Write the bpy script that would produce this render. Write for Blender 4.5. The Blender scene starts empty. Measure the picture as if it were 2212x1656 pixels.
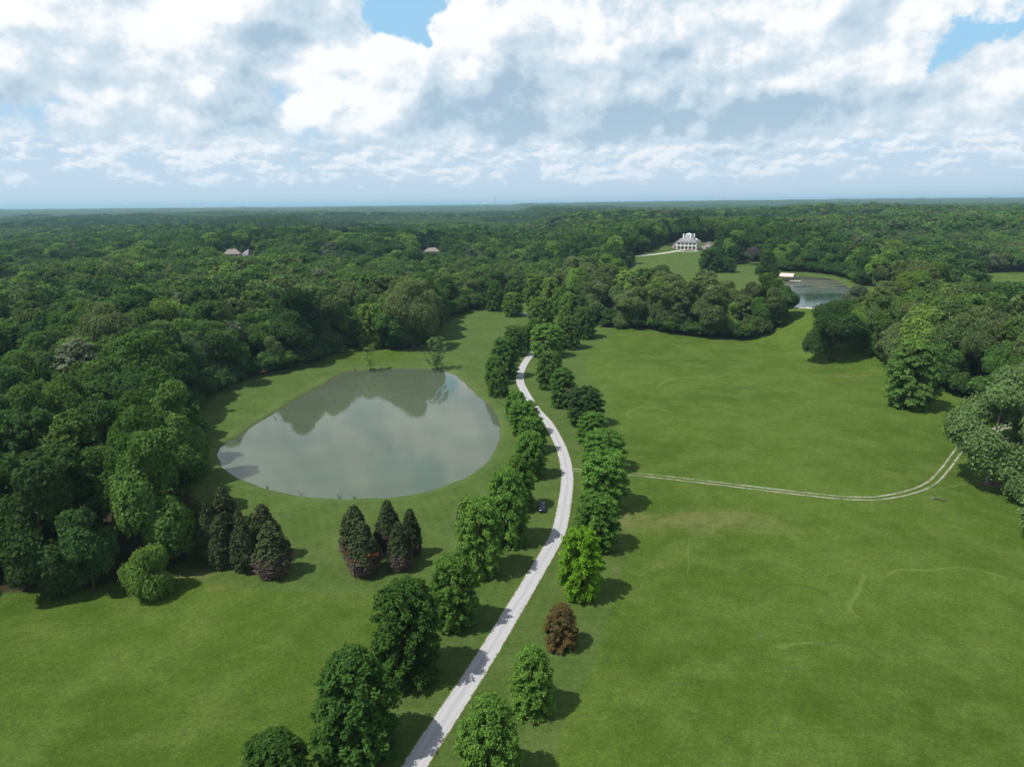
import bpy, math, random
import numpy as np
from mathutils import Matrix, Vector

SC = bpy.context.scene
COL = SC.collection
R = math.radians
rng = np.random.default_rng(7)
random.seed(7)

# ------------------------------------------------------------------ camera
CAM_H = 75.0
PITCH, ROLL = 14.15, 0.57
F = 1534.0                       # focal length in units of a 2212-wide picture
cam_d = bpy.data.cameras.new('camera')
cam_d.sensor_width = 36.0
cam_d.lens = 36.0 * F / 2212.0
cam_d.clip_start = 0.5
cam_d.clip_end = 90000.0
cam = bpy.data.objects.new('camera', cam_d)
COL.objects.link(cam)
CM = Matrix.Rotation(R(90 - PITCH), 4, 'X') @ Matrix.Rotation(R(-ROLL), 4, 'Z')
cam.matrix_world = Matrix.Translation((0, 0, CAM_H)) @ CM
SC.camera = cam

# ------------------------------------------------------------------ exposure
SC.view_settings.view_transform = 'Standard'
SC.view_settings.look = 'None'
SC.view_settings.exposure = 0.0
SC.view_settings.gamma = 1.0
SC.view_settings.use_curve_mapping = False
SC.render.engine = 'CYCLES'
SC.cycles.max_bounces = 5
SC.cycles.diffuse_bounces = 2
SC.cycles.glossy_bounces = 2
SC.cycles.transmission_bounces = 3
SC.cycles.volume_bounces = 1
SC.cycles.transparent_max_bounces = 6
SC.cycles.use_denoising = True

# ------------------------------------------------------------------ sun
SUN_EL = 58.0
SUN_DIR = Vector((-0.905 * math.cos(R(SUN_EL)), -0.425 * math.cos(R(SUN_EL)), math.sin(R(SUN_EL)))).normalized()
sun_d = bpy.data.lights.new('sun', 'SUN')
sun_d.energy = 5.0
sun_d.angle = R(0.5)
sun_d.color = (1.0, 0.955, 0.88)
sun = bpy.data.objects.new('sun', sun_d)
COL.objects.link(sun)
sun.rotation_euler = SUN_DIR.to_track_quat('Z', 'Y').to_euler()
SUN_ROT = math.atan2(SUN_DIR.x, SUN_DIR.y)

# ------------------------------------------------------------------ node helpers
ND = '3D'
class S:
    """a socket with arithmetic: builds Math nodes"""
    def __init__(s, nt, sock): s.nt, s.k = nt, sock
    def _m(s, op, *a, clamp=False):
        n = s.nt.nodes.new('ShaderNodeMath'); n.operation = op; n.use_clamp = clamp
        for i, v in enumerate((s,) + a):
            if isinstance(v, S): s.nt.links.new(v.k, n.inputs[i])
            else: n.inputs[i].default_value = v
        return S(s.nt, n.outputs[0])
    def __add__(s, o): return s._m('ADD', o)
    __radd__ = __add__
    def __sub__(s, o): return s._m('SUBTRACT', o)
    def __mul__(s, o): return s._m('MULTIPLY', o)
    __rmul__ = __mul__
    def __truediv__(s, o): return s._m('DIVIDE', o)
    def __neg__(s): return s._m('MULTIPLY', -1.0)
    def __rsub__(s, o): return (-s)._m('ADD', o)
    def clamp(s): return s._m('ADD', 0.0, clamp=True)
    def f(s, op, *a): return s._m(op, *a)
    def ss(s, a, b, lo=0.0, hi=1.0):
        n = s.nt.nodes.new('ShaderNodeMapRange'); n.interpolation_type = 'SMOOTHSTEP'
        s.nt.links.new(s.k, n.inputs[0])
        n.inputs[1].default_value = a; n.inputs[2].default_value = b
        n.inputs[3].default_value = lo; n.inputs[4].default_value = hi
        return S(s.nt, n.outputs[0])

def vmath(nt, op, a, b=None, scale=None):
    n = nt.nodes.new('ShaderNodeVectorMath'); n.operation = op
    for i, v in enumerate((a, b)):
        if v is None: continue
        if isinstance(v, S): nt.links.new(v.k, n.inputs[i])
        else: n.inputs[i].default_value = v
    if scale is not None:
        if isinstance(scale, S): nt.links.new(scale.k, n.inputs[3])
        else: n.inputs[3].default_value = scale
    return S(nt, n.outputs['Value'] if op in ('DOT_PRODUCT', 'LENGTH') else n.outputs[0])

def noise(nt, vec, scale, detail=4.0, rough=0.55, out=0, dist=0.0):
    n = nt.nodes.new('ShaderNodeTexNoise'); n.noise_dimensions = ND; n.inputs['Scale'].default_value = scale
    n.inputs['Detail'].default_value = detail; n.inputs['Roughness'].default_value = rough
    n.inputs['Distortion'].default_value = dist
    if vec is not None: nt.links.new(vec.k, n.inputs['Vector'])
    return S(nt, n.outputs[out])

def mixc(nt, fac, a, b):
    n = nt.nodes.new('ShaderNodeMix'); n.data_type = 'RGBA'; n.clamp_factor = True
    ins = [n.inputs[0], n.inputs[6], n.inputs[7]]
    for s_, v in zip(ins, (fac, a, b)):
        if isinstance(v, S): nt.links.new(v.k, s_)
        elif isinstance(v, (int, float)): s_.default_value = v
        else: s_.default_value = (v[0], v[1], v[2], 1.0)
    return S(nt, n.outputs[2])

def combine(nt, x, y, z):
    n = nt.nodes.new('ShaderNodeCombineXYZ')
    for i, v in enumerate((x, y, z)):
        if isinstance(v, S): nt.links.new(v.k, n.inputs[i])
        else: n.inputs[i].default_value = v
    return S(nt, n.outputs[0])

def sep(nt, v):
    n = nt.nodes.new('ShaderNodeSeparateXYZ'); nt.links.new(v.k, n.inputs[0])
    return [S(nt, o) for o in n.outputs]

def ray(px, py):
    d = CM.to_3x3() @ Vector(((px - 1106.0) / F, -(py - 828.0) / F, -1.0))
    return d

def azel(px, py):
    d = ray(px, py).normalized()
    return math.atan2(d.x, d.y), math.asin(d.z)

# ------------------------------------------------------------------ world: sky with clouds
world = bpy.data.worlds.new('World')
SC.world = world
world.use_nodes = True
wt = world.node_tree
wt.nodes.clear()
sky = wt.nodes.new('ShaderNodeTexSky')
sky.sky_type = 'NISHITA'
sky.sun_disc = False
sky.sun_elevation = R(SUN_EL)
sky.sun_rotation = SUN_ROT
sky.altitude = 100.0
sky.air_density = 1.0
sky.dust_density = 1.2
sky.ozone_density = 1.5
ND = '2D'
tc = wt.nodes.new('ShaderNodeTexCoord')
gx, gy, gz = sep(wt, S(wt, tc.outputs['Generated']))
az = gx.f('ARCTAN2', gy)
el = gz.f('ARCSINE')
P0 = combine(wt, az, el, 0.0)
w1 = noise(wt, P0, 7.0, 3.0, 0.55, out=1)
warp = vmath(wt, 'SCALE', vmath(wt, 'SUBTRACT', w1, (0.5, 0.5, 0.5)), scale=0.085)
w2 = noise(wt, P0, 34.0, 3.0, 0.55, out=1)
warp2 = vmath(wt, 'SCALE', vmath(wt, 'SUBTRACT', w2, (0.5, 0.5, 0.5)), scale=0.03)
P1 = vmath(wt, 'ADD', vmath(wt, 'ADD', P0, warp), warp2)

def sky_fields(cover, light):
    """two broad fields over the sky (where cloud lies, how lit it is), held as rows of colour ramps over azimuth, one row per elevation"""
    rows = [y for y in range(-30, 391, 35)]
    el_of = [azel(1106, y)[1] for y in rows]
    a0, a1 = azel(-60, 200)[0], azel(2272, 200)[0]
    px = np.linspace(-60, 2272, 32)
    fac = None
    pa, pe, _ = sep(wt, P1)
    fac = (pa - a0) * (1.0 / (a1 - a0))
    tot = None
    for i, y in enumerate(rows):
        c = np.zeros(32); l = np.zeros(32)
        for dst, lst in ((c, cover), (l, light)):
            for (bx, by, rx, ry, amt) in lst:
                dst += amt * np.exp(-((px - bx) / rx) ** 2 - ((y - by) / max(ry, 24)) ** 2)
        n = wt.nodes.new('ShaderNodeValToRGB'); cr = n.color_ramp; cr.interpolation = 'LINEAR'
        while len(cr.elements) < 32: cr.elements.new(len(cr.elements) / 40.0)
        for k in range(32):
            cr.elements[k].position = k / 31.0
        for k in range(32):
            cr.elements[k].color = (min(1, max(0, 0.5 + c[k] * 0.25)), min(1, max(0, 0.5 + l[k] * 0.5)), 0, 1)
        wt.links.new(fac.k, n.inputs[0])
        # hat weight over elevation
        d = (pe - el_of[i])
        up = 1.0 / (el_of[i - 1] - el_of[i]) if i > 0 else 0.0
        dn = 1.0 / (el_of[i] - el_of[i + 1]) if i < len(rows) - 1 else 0.0
        w = (1.0 - (d * up).f('MAXIMUM', d * -dn)).clamp()
        v = vmath(wt, 'SCALE', S(wt, n.outputs[0]), scale=w)
        tot = v if tot is None else vmath(wt, 'ADD', tot, v)
    r, g, _ = sep(wt, tot)
    return (r - 0.5) * 4.0, (g - 0.5) * 2.0
COVER = [(905, 8, 85, 32, -1.5), (842, 62, 40, 48, -1.3), (800, 30, 30, 30, -0.5), (2130, 108, 100, 30, -1.1), (2035, 165, 40, 34, -0.9),
         (560, 150, 38, 50, -0.45), (590, 200, 30, 30, -0.35), (150, 250, 170, 32, -0.25), (60, 20, 110, 26, -0.25), (185, 215, 70, 50, 0.45), (560, 160, 60, 50, 0.25),
         (640, 285, 120, 14, -0.3), (1950, 30, 70, 26, -0.35),
         (990, 90, 120, 130, 0.9), (1300, 80, 160, 130, 0.8), (1500, 200, 300, 110, 0.6), (720, 160, 130, 110, 0.6), (330, 110, 150, 110, 0.6),
         (80, 130, 100, 70, 0.7), (1750, 60, 200, 80, 0.5), (1950, 190, 80, 60, 0.5), (2180, 210, 120, 60, 0.7), (390, 275, 110, 32, 0.5),
         (1250, 285, 240, 24, 0.6), (1560, 285, 240, 20, 0.5),
         (250, 325, 110, 22, 0.35), (400, 355, 70, 16, 0.4), (650, 335, 110, 20, 0.3), (880, 345, 110, 16, 0.35), (1050, 345, 70, 15, 0.3),
         (1240, 330, 90, 28, 0.45), (1450, 340, 80, 20, 0.4), (1640, 325, 110, 22, 0.4), (1750, 320, 70, 22, 0.35), (2100, 300, 110, 25, 0.35)]
LIGHT = [(80, 110, 100, 60, 0.35), (320, 110, 120, 80, 0.40), (390, 25, 110, 40, 0.5), (700, 170, 150, 90, 0.42), (960, 70, 90, 80, 0.50),
         (1150, 30, 130, 60, 0.40), (1330, 50, 120, 60, 0.35), (1730, 55, 190, 60, 0.55), (640, 240, 80, 40, 0.3), (1940, 185, 60, 44, 0.35),
         (2170, 190, 90, 40, 0.42), (1660, 190, 50, 50, 0.22), (1240, 200, 40, 90, 0.12), (2150, 60, 110, 36, 0.2), (1270, 325, 90, 26, 0.25),
         (400, 350, 60, 14, 0.25), (1450, 335, 70, 20, 0.25), (770, 260, 70, 34, 0.2), (200, 200, 120, 40, 0.12),
         (540, 90, 100, 70, -0.42), (470, 150, 90, 60, -0.25), (440, 280, 110, 24, -0.5), (250, 260, 160, 40, -0.2), (1090, 240, 160, 60, -0.42),
         (1000, 200, 60, 60, -0.15), (1400, 150, 170, 34, -0.4), (1480, 270, 230, 40, -0.45), (1230, 290, 240, 26, -0.4), (1750, 130, 120, 30, -0.25),
         (1750, 260, 150, 40, -0.35), (1880, 90, 90, 40, -0.2), (2020, 250, 120, 40, -0.15), (880, 240, 60, 60, -0.15), (700, 310, 200, 14, -0.25),
         (1560, 230, 100, 50, -0.15), (60, 300, 120, 30, -0.25)]
SKYSTR = 0.09

n1 = noise(wt, vmath(wt, 'MULTIPLY', P0, (1.0, 1.25, 1.0)), 9.5, 10.0, 0.62)
PS = vmath(wt, 'MULTIPLY', P0, (1.0, 1.25, 1.0))
n1s = noise(wt, PS, 9.5, 6.5, 0.56)
n1o = noise(wt, vmath(wt, 'ADD', PS, (-0.013, 0.021, 0.0)), 9.5, 6.5, 0.56)
n2 = noise(wt, vmath(wt, 'MULTIPLY', P0, (1.0, 2.0, 1.0)), 24.0, 7.0, 0.6)
n2o = noise(wt, vmath(wt, 'MULTIPLY', vmath(wt, 'ADD', P0, (-0.003, 0.005, 0.0)), (1.0, 2.0, 1.0)), 24.0, 5.0, 0.6)
hi = el.ss(0.050, 0.105)                       # 1 in the big cumulus field, 0 in the low band
base = el.ss(0.006, 0.036, -0.62, 0.06) + hi * 0.34 - el.ss(0.28, 0.75) * 0.42
f_cover, f_light = sky_fields(COVER, LIGHT)
cover = base + f_cover
nz = n1 * hi + n2 * (1.0 - hi)
dens = (cover + (nz - 0.5) * 1.9).ss(-0.06, 0.30)
rel = ((n1s - n1o) * 2.1) * hi + ((n2 - n2o) * 2.4 + 0.05) * (1.0 - hi)
edge = (cover + (nz - 0.5) * 2.4).ss(0.0, 1.0, 0.16, 0.0)
lit = (f_light + rel + edge + (n1 - 0.5) * 0.26 + 0.51).clamp()
c_dark = (0.41, 0.56, 0.70)
c_mid = (0.64, 0.76, 0.86)
c_lite = (1.02, 1.03, 1.05)
cc = mixc(wt, lit.ss(0.0, 0.5), c_dark, c_mid)
cc = mixc(wt, lit.ss(0.42, 0.95), cc, c_lite)
# far clouds sink into the pale air of the horizon
air = (0.60, 0.745, 0.89)
cc = mixc(wt, el.ss(0.0, 0.13, 0.62, 0.0), cc, air)
skyc = S(wt, vmath(wt, 'SCALE', S(wt, sky.outputs[0]), scale=SKYSTR).k)
skyc = mixc(wt, el.ss(0.20, 0.75, 0.95, 0.0), skyc, mixc(wt, el.ss(0.02, 0.17), air, (0.36, 0.66, 0.92)))
outc = mixc(wt, dens, skyc, cc)
bg = wt.nodes.new('ShaderNodeBackground')
wt.links.new(outc.k, bg.inputs[0])
bg.inputs[1].default_value = 1.0
wo = wt.nodes.new('ShaderNodeOutputWorld')
wt.links.new(bg.outputs[0], wo.inputs[0])

# ================================================================== terrain
def ss(t):
    t = np.clip(t, 0.0, 1.0)
    return t * t * (3 - 2 * t)

def vnoise(x, y, scale, seed):
    x = np.asarray(x, float) / scale + seed * 17.13; y = np.asarray(y, float) / scale + seed * 5.71
    xi = np.floor(x).astype(np.int64); yi = np.floor(y).astype(np.int64)
    fx = x - xi; fy = y - yi
    fx = fx * fx * (3 - 2 * fx); fy = fy * fy * (3 - 2 * fy)
    def h(a, b):
        v = np.sin(a * 127.1 + b * 311.7 + seed * 74.7) * 43758.5453
        return v - np.floor(v)
    return (h(xi, yi) * (1 - fx) + h(xi + 1, yi) * fx) * (1 - fy) + (h(xi, yi + 1) * (1 - fx) + h(xi + 1, yi + 1) * fx) * fy

def T0(x, y):
    x = np.asarray(x, float); y = np.asarray(y, float)
    y0 = 385.0 - 85.0 * ss((x - 120.0) / 60.0)
    z = 4.0 * ss((y - y0) / 110.0)
    late = 125.0 * (1.0 - ss((x - 125.0) / 45.0))          # under the middle wood the ground stays low for longer
    z = z + 13.0 * ss((y - 260.0 - late) / (150.0 - 0.25 * late)) * ss((x - 20.0) / 110.0) * (1.0 - 0.88 * ss((x - 238.0 - 0.4 * np.clip(y - 430.0, 0, 160)) / 60.0) * (1.0 - ss((y - 760.0) / 250.0)))
    z = z + 10.0 * ss((y - 600.0) / 240.0) * ss((x - 50.0) / 100.0) * (1.0 - 0.9 * ss((x - 290.0) / 80.0) * (1.0 - ss((y - 800.0) / 300.0)))
    z = z + 3.0 * ss((y - 1000.0) / 1300.0) * ss((x + 100.0) / 600.0)
    z = z + 8.0 * ss((y - 900.0) / 1700.0) * ss((500.0 - x) / 700.0)
    z = z + 14.0 * np.exp(-(((x + 318.0) / 150.0) ** 2 + ((y - 960.0) / 110.0) ** 2))
    z = z + 9.0 * np.exp(-(((x + 112.0) / 90.0) ** 2 + ((y - 985.0) / 90.0) ** 2))
    far = ss((y - 620.0) / 500.0) + 0.6 * ss((-x - 160.0) / 120.0) * ss((y - 260) / 150.0)
    z = z + far * ((vnoise(x, y, 270, 1) - 0.5) * 17.0 + (vnoise(x, y, 90, 2) - 0.5) * 3.0)
    mid = ss((y - 1100.0) / 700.0) * (1.0 - ss((y - 5000.0) / 2500.0))
    z = z + mid * (vnoise(x, y * 1.6, 620, 5) - 0.60) * 20.0
    ff = ss((y - 4200.0) / 4500.0)
    z = z + ff * (27.0 + (vnoise(x, y, 3600, 3) - 0.5) * 26.0 + (vnoise(x, y, 1100, 4) - 0.5) * 10.0 + 9.0 * ss((x + 1500) / 6000.0))
    return z

def hit(px, py, z=None):
    """where the line of sight of a spot of the photograph meets the ground (or the level z)"""
    d = ray(px, py)
    if z is not None:
        t = (z - CAM_H) / d.z
        return (d.x * t, d.y * t)
    t = np.concatenate([np.arange(60, 1500, 1.0), np.arange(1500, 12000, 10.0)])
    t = t / d.y
    X, Y, Z = d.x * t, d.y * t, CAM_H + d.z * t
    below = np.nonzero(Z < T0(X, Y))[0]
    i = below[0] if len(below) else len(t) - 1
    lo, hi_ = t[max(i - 1, 0)], t[i]
    for _ in range(18):
        m = 0.5 * (lo + hi_)
        if CAM_H + d.z * m < float(T0(d.x * m, d.y * m)): hi_ = m
        else: lo = m
    return (d.x * hi_, d.y * hi_)

def path(pts, z=None):
    """list of (px, py) spots or ('w', x, y) world points -> world xy array"""
    out = []
    for p in pts:
        out.append((p[1], p[2]) if p[0] == 'w' else hit(p[0], p[1], z))
    return np.array(out, float)

def smooth_path(P, step, closed=False):
    P = np.asarray(P, float)
    if closed: P = np.vstack([P[-1], P, P[0], P[1]])
    else: P = np.vstack([2 * P[0] - P[1], P, 2 * P[-1] - P[-2]])
    out = []
    for i in range(1, len(P) - 2):
        p0, p1, p2, p3 = P[i - 1], P[i], P[i + 1], P[i + 2]
        n = max(2, int(np.hypot(*(p2 - p1)) / step))
        for k in range(n):
            t = k / n
            out.append(0.5 * ((2 * p1) + (p2 - p0) * t + (2 * p0 - 5 * p1 + 4 * p2 - p3) * t * t + (3 * p1 - p0 - 3 * p2 + p3) * t ** 3))
    if not closed: out.append(P[-2])
    return np.array(out)

def in_poly(x, y, P):
    x = np.asarray(x, float); y = np.asarray(y, float)
    c = np.zeros(x.shape, bool)
    n = len(P)
    for i in range(n):
        x1, y1 = P[i]; x2, y2 = P[(i + 1) % n]
        if y1 == y2: continue
        c ^= ((y1 > y) != (y2 > y)) & (x < (x2 - x1) * (y - y1) / (y2 - y1) + x1)
    return c

def dist_line(x, y, P, closed=True):
    x = np.asarray(x, float); y = np.asarray(y, float)
    d = np.full(x.shape, 1e9)
    n = len(P)
    for i in range(n if closed else n - 1):
        x1, y1 = P[i]; x2, y2 = P[(i + 1) % n]
        dx, dy = x2 - x1, y2 - y1
        L = dx * dx + dy * dy + 1e-9
        t = np.clip(((x - x1) * dx + (y - y1) * dy) / L, 0, 1)
        d = np.minimum(d, (x - x1 - t * dx) ** 2 + (y - y1 - t * dy) ** 2)
    return np.sqrt(d)

POND_Z = -0.6
pond = smooth_path(path([(470, 975), (478, 1003), (508, 1029), (560, 1051), (620, 1067), (690, 1077), (780, 1078), (860, 1073), (930, 1060), (990, 1038),
        (1040, 1008), (1068, 975), (1081, 940), (1077, 905), (1058, 878), (1036, 860), (1012, 835), (985, 812), (965, 803), (945, 798), (900, 796),
        (850, 796), (800, 798), (760, 802), (738, 808), (718, 818), (700, 830), (660, 850), (620, 875), (580, 900), (540, 925), (505, 948), (482, 960)], POND_Z), 3.0, True)
LAKE_Z = 16.4
lake = smooth_path(path([(1640, 661), (1700, 663), (1760, 663), (1830, 661), (1852, 650), (1842, 632), (1828, 618), (1805, 605), (1775, 599), (1740, 597),
        (1712, 598), (1692, 604), (1672, 620), (1650, 640)], LAKE_Z), 4.0, True)
# the open land, by the feet of the trees that stand round it
open_main = path([('w', -170, 40), (-120, 1325), (0, 1292), (110, 1290), (200, 1278), (265, 1268), (305, 1262), (395, 1228), (432, 1200), (446, 1140), (436, 1070),
        (424, 1000), (420, 930), (424, 895), (440, 868), (475, 845), (560, 812), (640, 795), (700, 778), (745, 752), (800, 745), (850, 757), (900, 752),
        (935, 735), (945, 705), (960, 690), (1040, 667), (1052, 652), (1130, 642), (1200, 655), (1262, 690), (1290, 700), (1302, 707), (1400, 714),
        (1500, 728), (1560, 733), (1640, 730), (1686, 712), (1700, 694), ('w', 154, 416), ('w', 122, 440), ('w', 98, 464), ('w', 64, 484), ('w', 72, 545),
        (1362, 568), (1366, 556), (1400, 545), (1440, 527), ('w', 190, 868), ('w', 262, 868), (1545, 552), (1600, 566), (1650, 566), (1690, 586), (1745, 588), (1800, 594),
        (1835, 604), (1858, 618), ('w', 285, 480), ('w', 268, 430), ('w', 226, 408), (1822, 690), (1858, 762), (1890, 772), (1925, 795), (1960, 815), (2010, 842), (2050, 850),
        (2100, 868), (2160, 890), (2260, 930), ('w', 330, 150), ('w', 330, 40)])
open_far = np.array([(330, 505), (560, 505), (545, 705), (428, 692)], float)
open_h1 = np.array([(-356, 846), (-300, 842), (-298, 884), (-356, 884)], float)
open_h2 = np.array([(-116, 897), (-86, 897), (-86, 930), (-116, 930)], float)
OPEN = [open_main, open_far, open_h1, open_h2]

def water_sd(x, y, P):
    d = dist_line(x, y, P)
    return np.where(in_poly(x, y, P), -d, d)

def box_of(P, m):
    return P[:, 0].min() - m, P[:, 0].max() + m, P[:, 1].min() - m, P[:, 1].max() + m

def T(x, y):
    """ground with the two pond beds cut in"""
    z = T0(x, y)
    for P, dep in ((pond, 2.0), (lake, 2.4)):
        b = box_of(P, 12)
        m = (x > b[0]) & (x < b[1]) & (y > b[2]) & (y < b[3])
        if np.any(m):
            sd = water_sd(x[m], y[m], P)
            z[m] -= dep * ss((1.6 - sd) / 1.2)
    return z

# ------------------------------------------------------------------ mesh helpers
def link(name, me, mat=None, parent=None, mats=None):
    o = bpy.data.objects.new(name, me)
    COL.objects.link(o)
    if mat is not None: me.materials.append(mat)
    for m_ in mats or (): me.materials.append(m_)
    if parent is not None: o.parent = parent
    return o

def tag(o, label=None, cat=None, group=None, kind=None):
    if label: o['label'] = label
    if cat: o['category'] = cat
    if group: o['group'] = group
    if kind: o['kind'] = kind
    return o

def empty(name, loc, rz=0.0):
    o = bpy.data.objects.new(name, None)
    o.empty_display_size = 0.5
    COL.objects.link(o)
    o.location = loc; o.rotation_euler = (0, 0, rz)
    return o

def fast_mesh(name, verts, quads, smooth=False):
    """mesh of quads from arrays"""
    me = bpy.data.meshes.new(name)
    verts = np.ascontiguousarray(verts, np.float32); quads = np.ascontiguousarray(quads, np.int32)
    me.vertices.add(len(verts)); me.vertices.foreach_set('co', verts.ravel())
    me.loops.add(quads.size); me.loops.foreach_set('vertex_index', quads.ravel())
    me.polygons.add(len(quads))
    k = quads.shape[1]
    me.polygons.foreach_set('loop_start', np.arange(0, quads.size, k, dtype=np.int32))
    me.polygons.foreach_set('use_smooth', np.full(len(quads), smooth, bool))
    me.update(calc_edges=True)
    me.validate()
    return me

def fattr(me, name, vals, domain='POINT'):
    a = me.attributes.new(name, 'FLOAT', domain)
    a.data.foreach_set('value', np.ascontiguousarray(vals, np.float32))

class MB:
    """collects boxes, tubes and polygons into one mesh"""
    def __init__(s): s.v, s.f = [], []
    def poly(s, pts):
        b = len(s.v); s.v += [tuple(p) for p in pts]; s.f.append(tuple(range(b, b + len(pts)))); return s
    def box(s, x0, x1, y0, y1, z0, z1):
        b = len(s.v)
        s.v += [(x0, y0, z0), (x1, y0, z0), (x1, y1, z0), (x0, y1, z0), (x0, y0, z1), (x1, y0, z1), (x1, y1, z1), (x0, y1, z1)]
        s.f += [tuple(b + i for i in f) for f in ((0, 3, 2, 1), (4, 5, 6, 7), (0, 1, 5, 4), (1, 2, 6, 5), (2, 3, 7, 6), (3, 0, 4, 7))]
        return s
    def tube(s, pts, rad, n=7, cap=True):
        b = len(s.v)
        m = len(pts)
        for i, p in enumerate(pts):
            p = Vector(p)
            a = Vector(pts[min(i + 1, m - 1)]) - Vector(pts[max(i - 1, 0)])
            a.normalize()
            u = a.orthogonal().normalized() if abs(a.z) < 0.95 else a.cross(Vector((0, 1, 0))).normalized()
            w = a.cross(u)
            r = rad[i] if hasattr(rad, '__len__') else rad
            for k in range(n):
                t = 2 * math.pi * k / n
                s.v.append(tuple(p + (u * math.cos(t) + w * math.sin(t)) * r))
        for i in range(m - 1):
            for k in range(n):
                k2 = (k + 1) % n
                s.f.append((b + i * n + k, b + i * n + k2, b + (i + 1) * n + k2, b + (i + 1) * n + k))
        if cap:
            s.f.append(tuple(b + k for k in range(n))[::-1]); s.f.append(tuple(b + (m - 1) * n + k for k in range(n)))
        return s
    def prism(s, prof, y0, y1):
        """profile in xz pushed along y"""
        n = len(prof); b = len(s.v)
        s.v += [(x, y0, z) for x, z in prof] + [(x, y1, z) for x, z in prof]
        s.f.append(tuple(b + i for i in range(n))); s.f.append(tuple(b + n + i for i in range(n))[::-1])
        for i in range(n):
            j = (i + 1) % n
            s.f.append((b + i, b + n + i, b + n + j, b + j))
        return s
    def mesh(s, name, smooth=False):
        me = bpy.data.meshes.new(name); me.from_pydata(s.v, [], s.f)
        if smooth: me.polygons.foreach_set('use_smooth', np.full(len(me.polygons), True, bool))
        me.update(); return me
    def build(s, name, mat, parent=None, smooth=False):
        return link(name, s.mesh(name, smooth), mat, parent)

# ------------------------------------------------------------------ materials
def new_mat(name):
    m = bpy.data.materials.new(name); m.use_nodes = True
    m.node_tree.nodes.clear()
    return m, m.node_tree

def finish(nt, shader, disp=None):
    o = nt.nodes.new('ShaderNodeOutputMaterial')
    nt.links.new(shader, o.inputs[0])

def principled(nt, col, rough=0.8, spec=0.3, bump=None, metal=0.0, bdist=0.1, bstr=0.5):
    p = nt.nodes.new('ShaderNodeBsdfPrincipled')
    if isinstance(col, S): nt.links.new(col.k, p.inputs['Base Color'])
    else: p.inputs['Base Color'].default_value = (*col, 1)
    if isinstance(rough, S): nt.links.new(rough.k, p.inputs['Roughness'])
    else: p.inputs['Roughness'].default_value = rough
    p.inputs['Specular IOR Level'].default_value = spec
    p.inputs['Metallic'].default_value = metal
    if bump is not None:
        b = nt.nodes.new('ShaderNodeBump'); b.inputs['Distance'].default_value = bdist; b.inputs['Strength'].default_value = bstr
        nt.links.new(bump.k, b.inputs['Height']); nt.links.new(b.outputs[0], p.inputs['Normal'])
    return p.outputs[0]

ND = '3D'
def plain(name, col, rough=0.7, spec=0.3, var=0.18, scale=3.0, metal=0.0):
    m, nt = new_mat(name)
    tc_ = nt.nodes.new('ShaderNodeTexCoord')
    n = noise(nt, S(nt, tc_.outputs['Object']), scale, 4.0, 0.6)
    c = mixc(nt, n.ss(0.3, 0.7), tuple(c * (1 - var) for c in col), tuple(min(1, c * (1 + var)) for c in col))
    finish(nt, principled(nt, c, rough, spec, metal=metal))
    return m

def attr(nt, name, typ='GEOMETRY'):
    a = nt.nodes.new('ShaderNodeAttribute'); a.attribute_name = name; a.attribute_type = typ
    return S(nt, a.outputs['Fac'])

def grass_color(nt, mown, dry, pos):
    """one colour field for every grass surface, by place in the world"""
    big = noise(nt, pos, 0.018, 4.0, 0.6)
    mid = noise(nt, pos, 0.09, 4.0, 0.6)
    sm = noise(nt, pos, 1.3, 5.0, 0.78)
    fine = noise(nt, pos, 3.2, 3.0, 0.75)
    g = mixc(nt, big.ss(0.35, 0.68), (0.052, 0.097, 0.010), (0.078, 0.130, 0.017))
    g = mixc(nt, mid.ss(0.38, 0.66, 0.0, 0.75), g, (0.092, 0.140, 0.026))
    # mown verge: duller and a little more olive
    gm = mixc(nt, mid.ss(0.35, 0.7), (0.060, 0.104, 0.020), (0.082, 0.128, 0.030))
    g = mixc(nt, mown, g, gm)
    patch = noise(nt, pos, 0.33, 4.0, 0.7)
    g = mixc(nt, (dry + (mid - 0.5) * 0.7 + (patch - 0.5) * 0.9 - 0.1).ss(0.15, 1.0), g, (0.132, 0.142, 0.046))
    g = vmath(nt, 'SCALE', g, scale=patch.ss(0.3, 0.7, 0.90, 1.10))
    k = sm.ss(0.30, 0.70, 0.78, 1.16) * fine.ss(0.30, 0.70, 0.80, 1.20)
    g = vmath(nt, 'SCALE', g, scale=k)
    weed = noise(nt, pos, 0.9, 2.0, 0.5).ss(0.70, 0.78)
    g = mixc(nt, weed * 0.5, g, (0.16, 0.19, 0.09))
    return g, sm, fine

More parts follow.
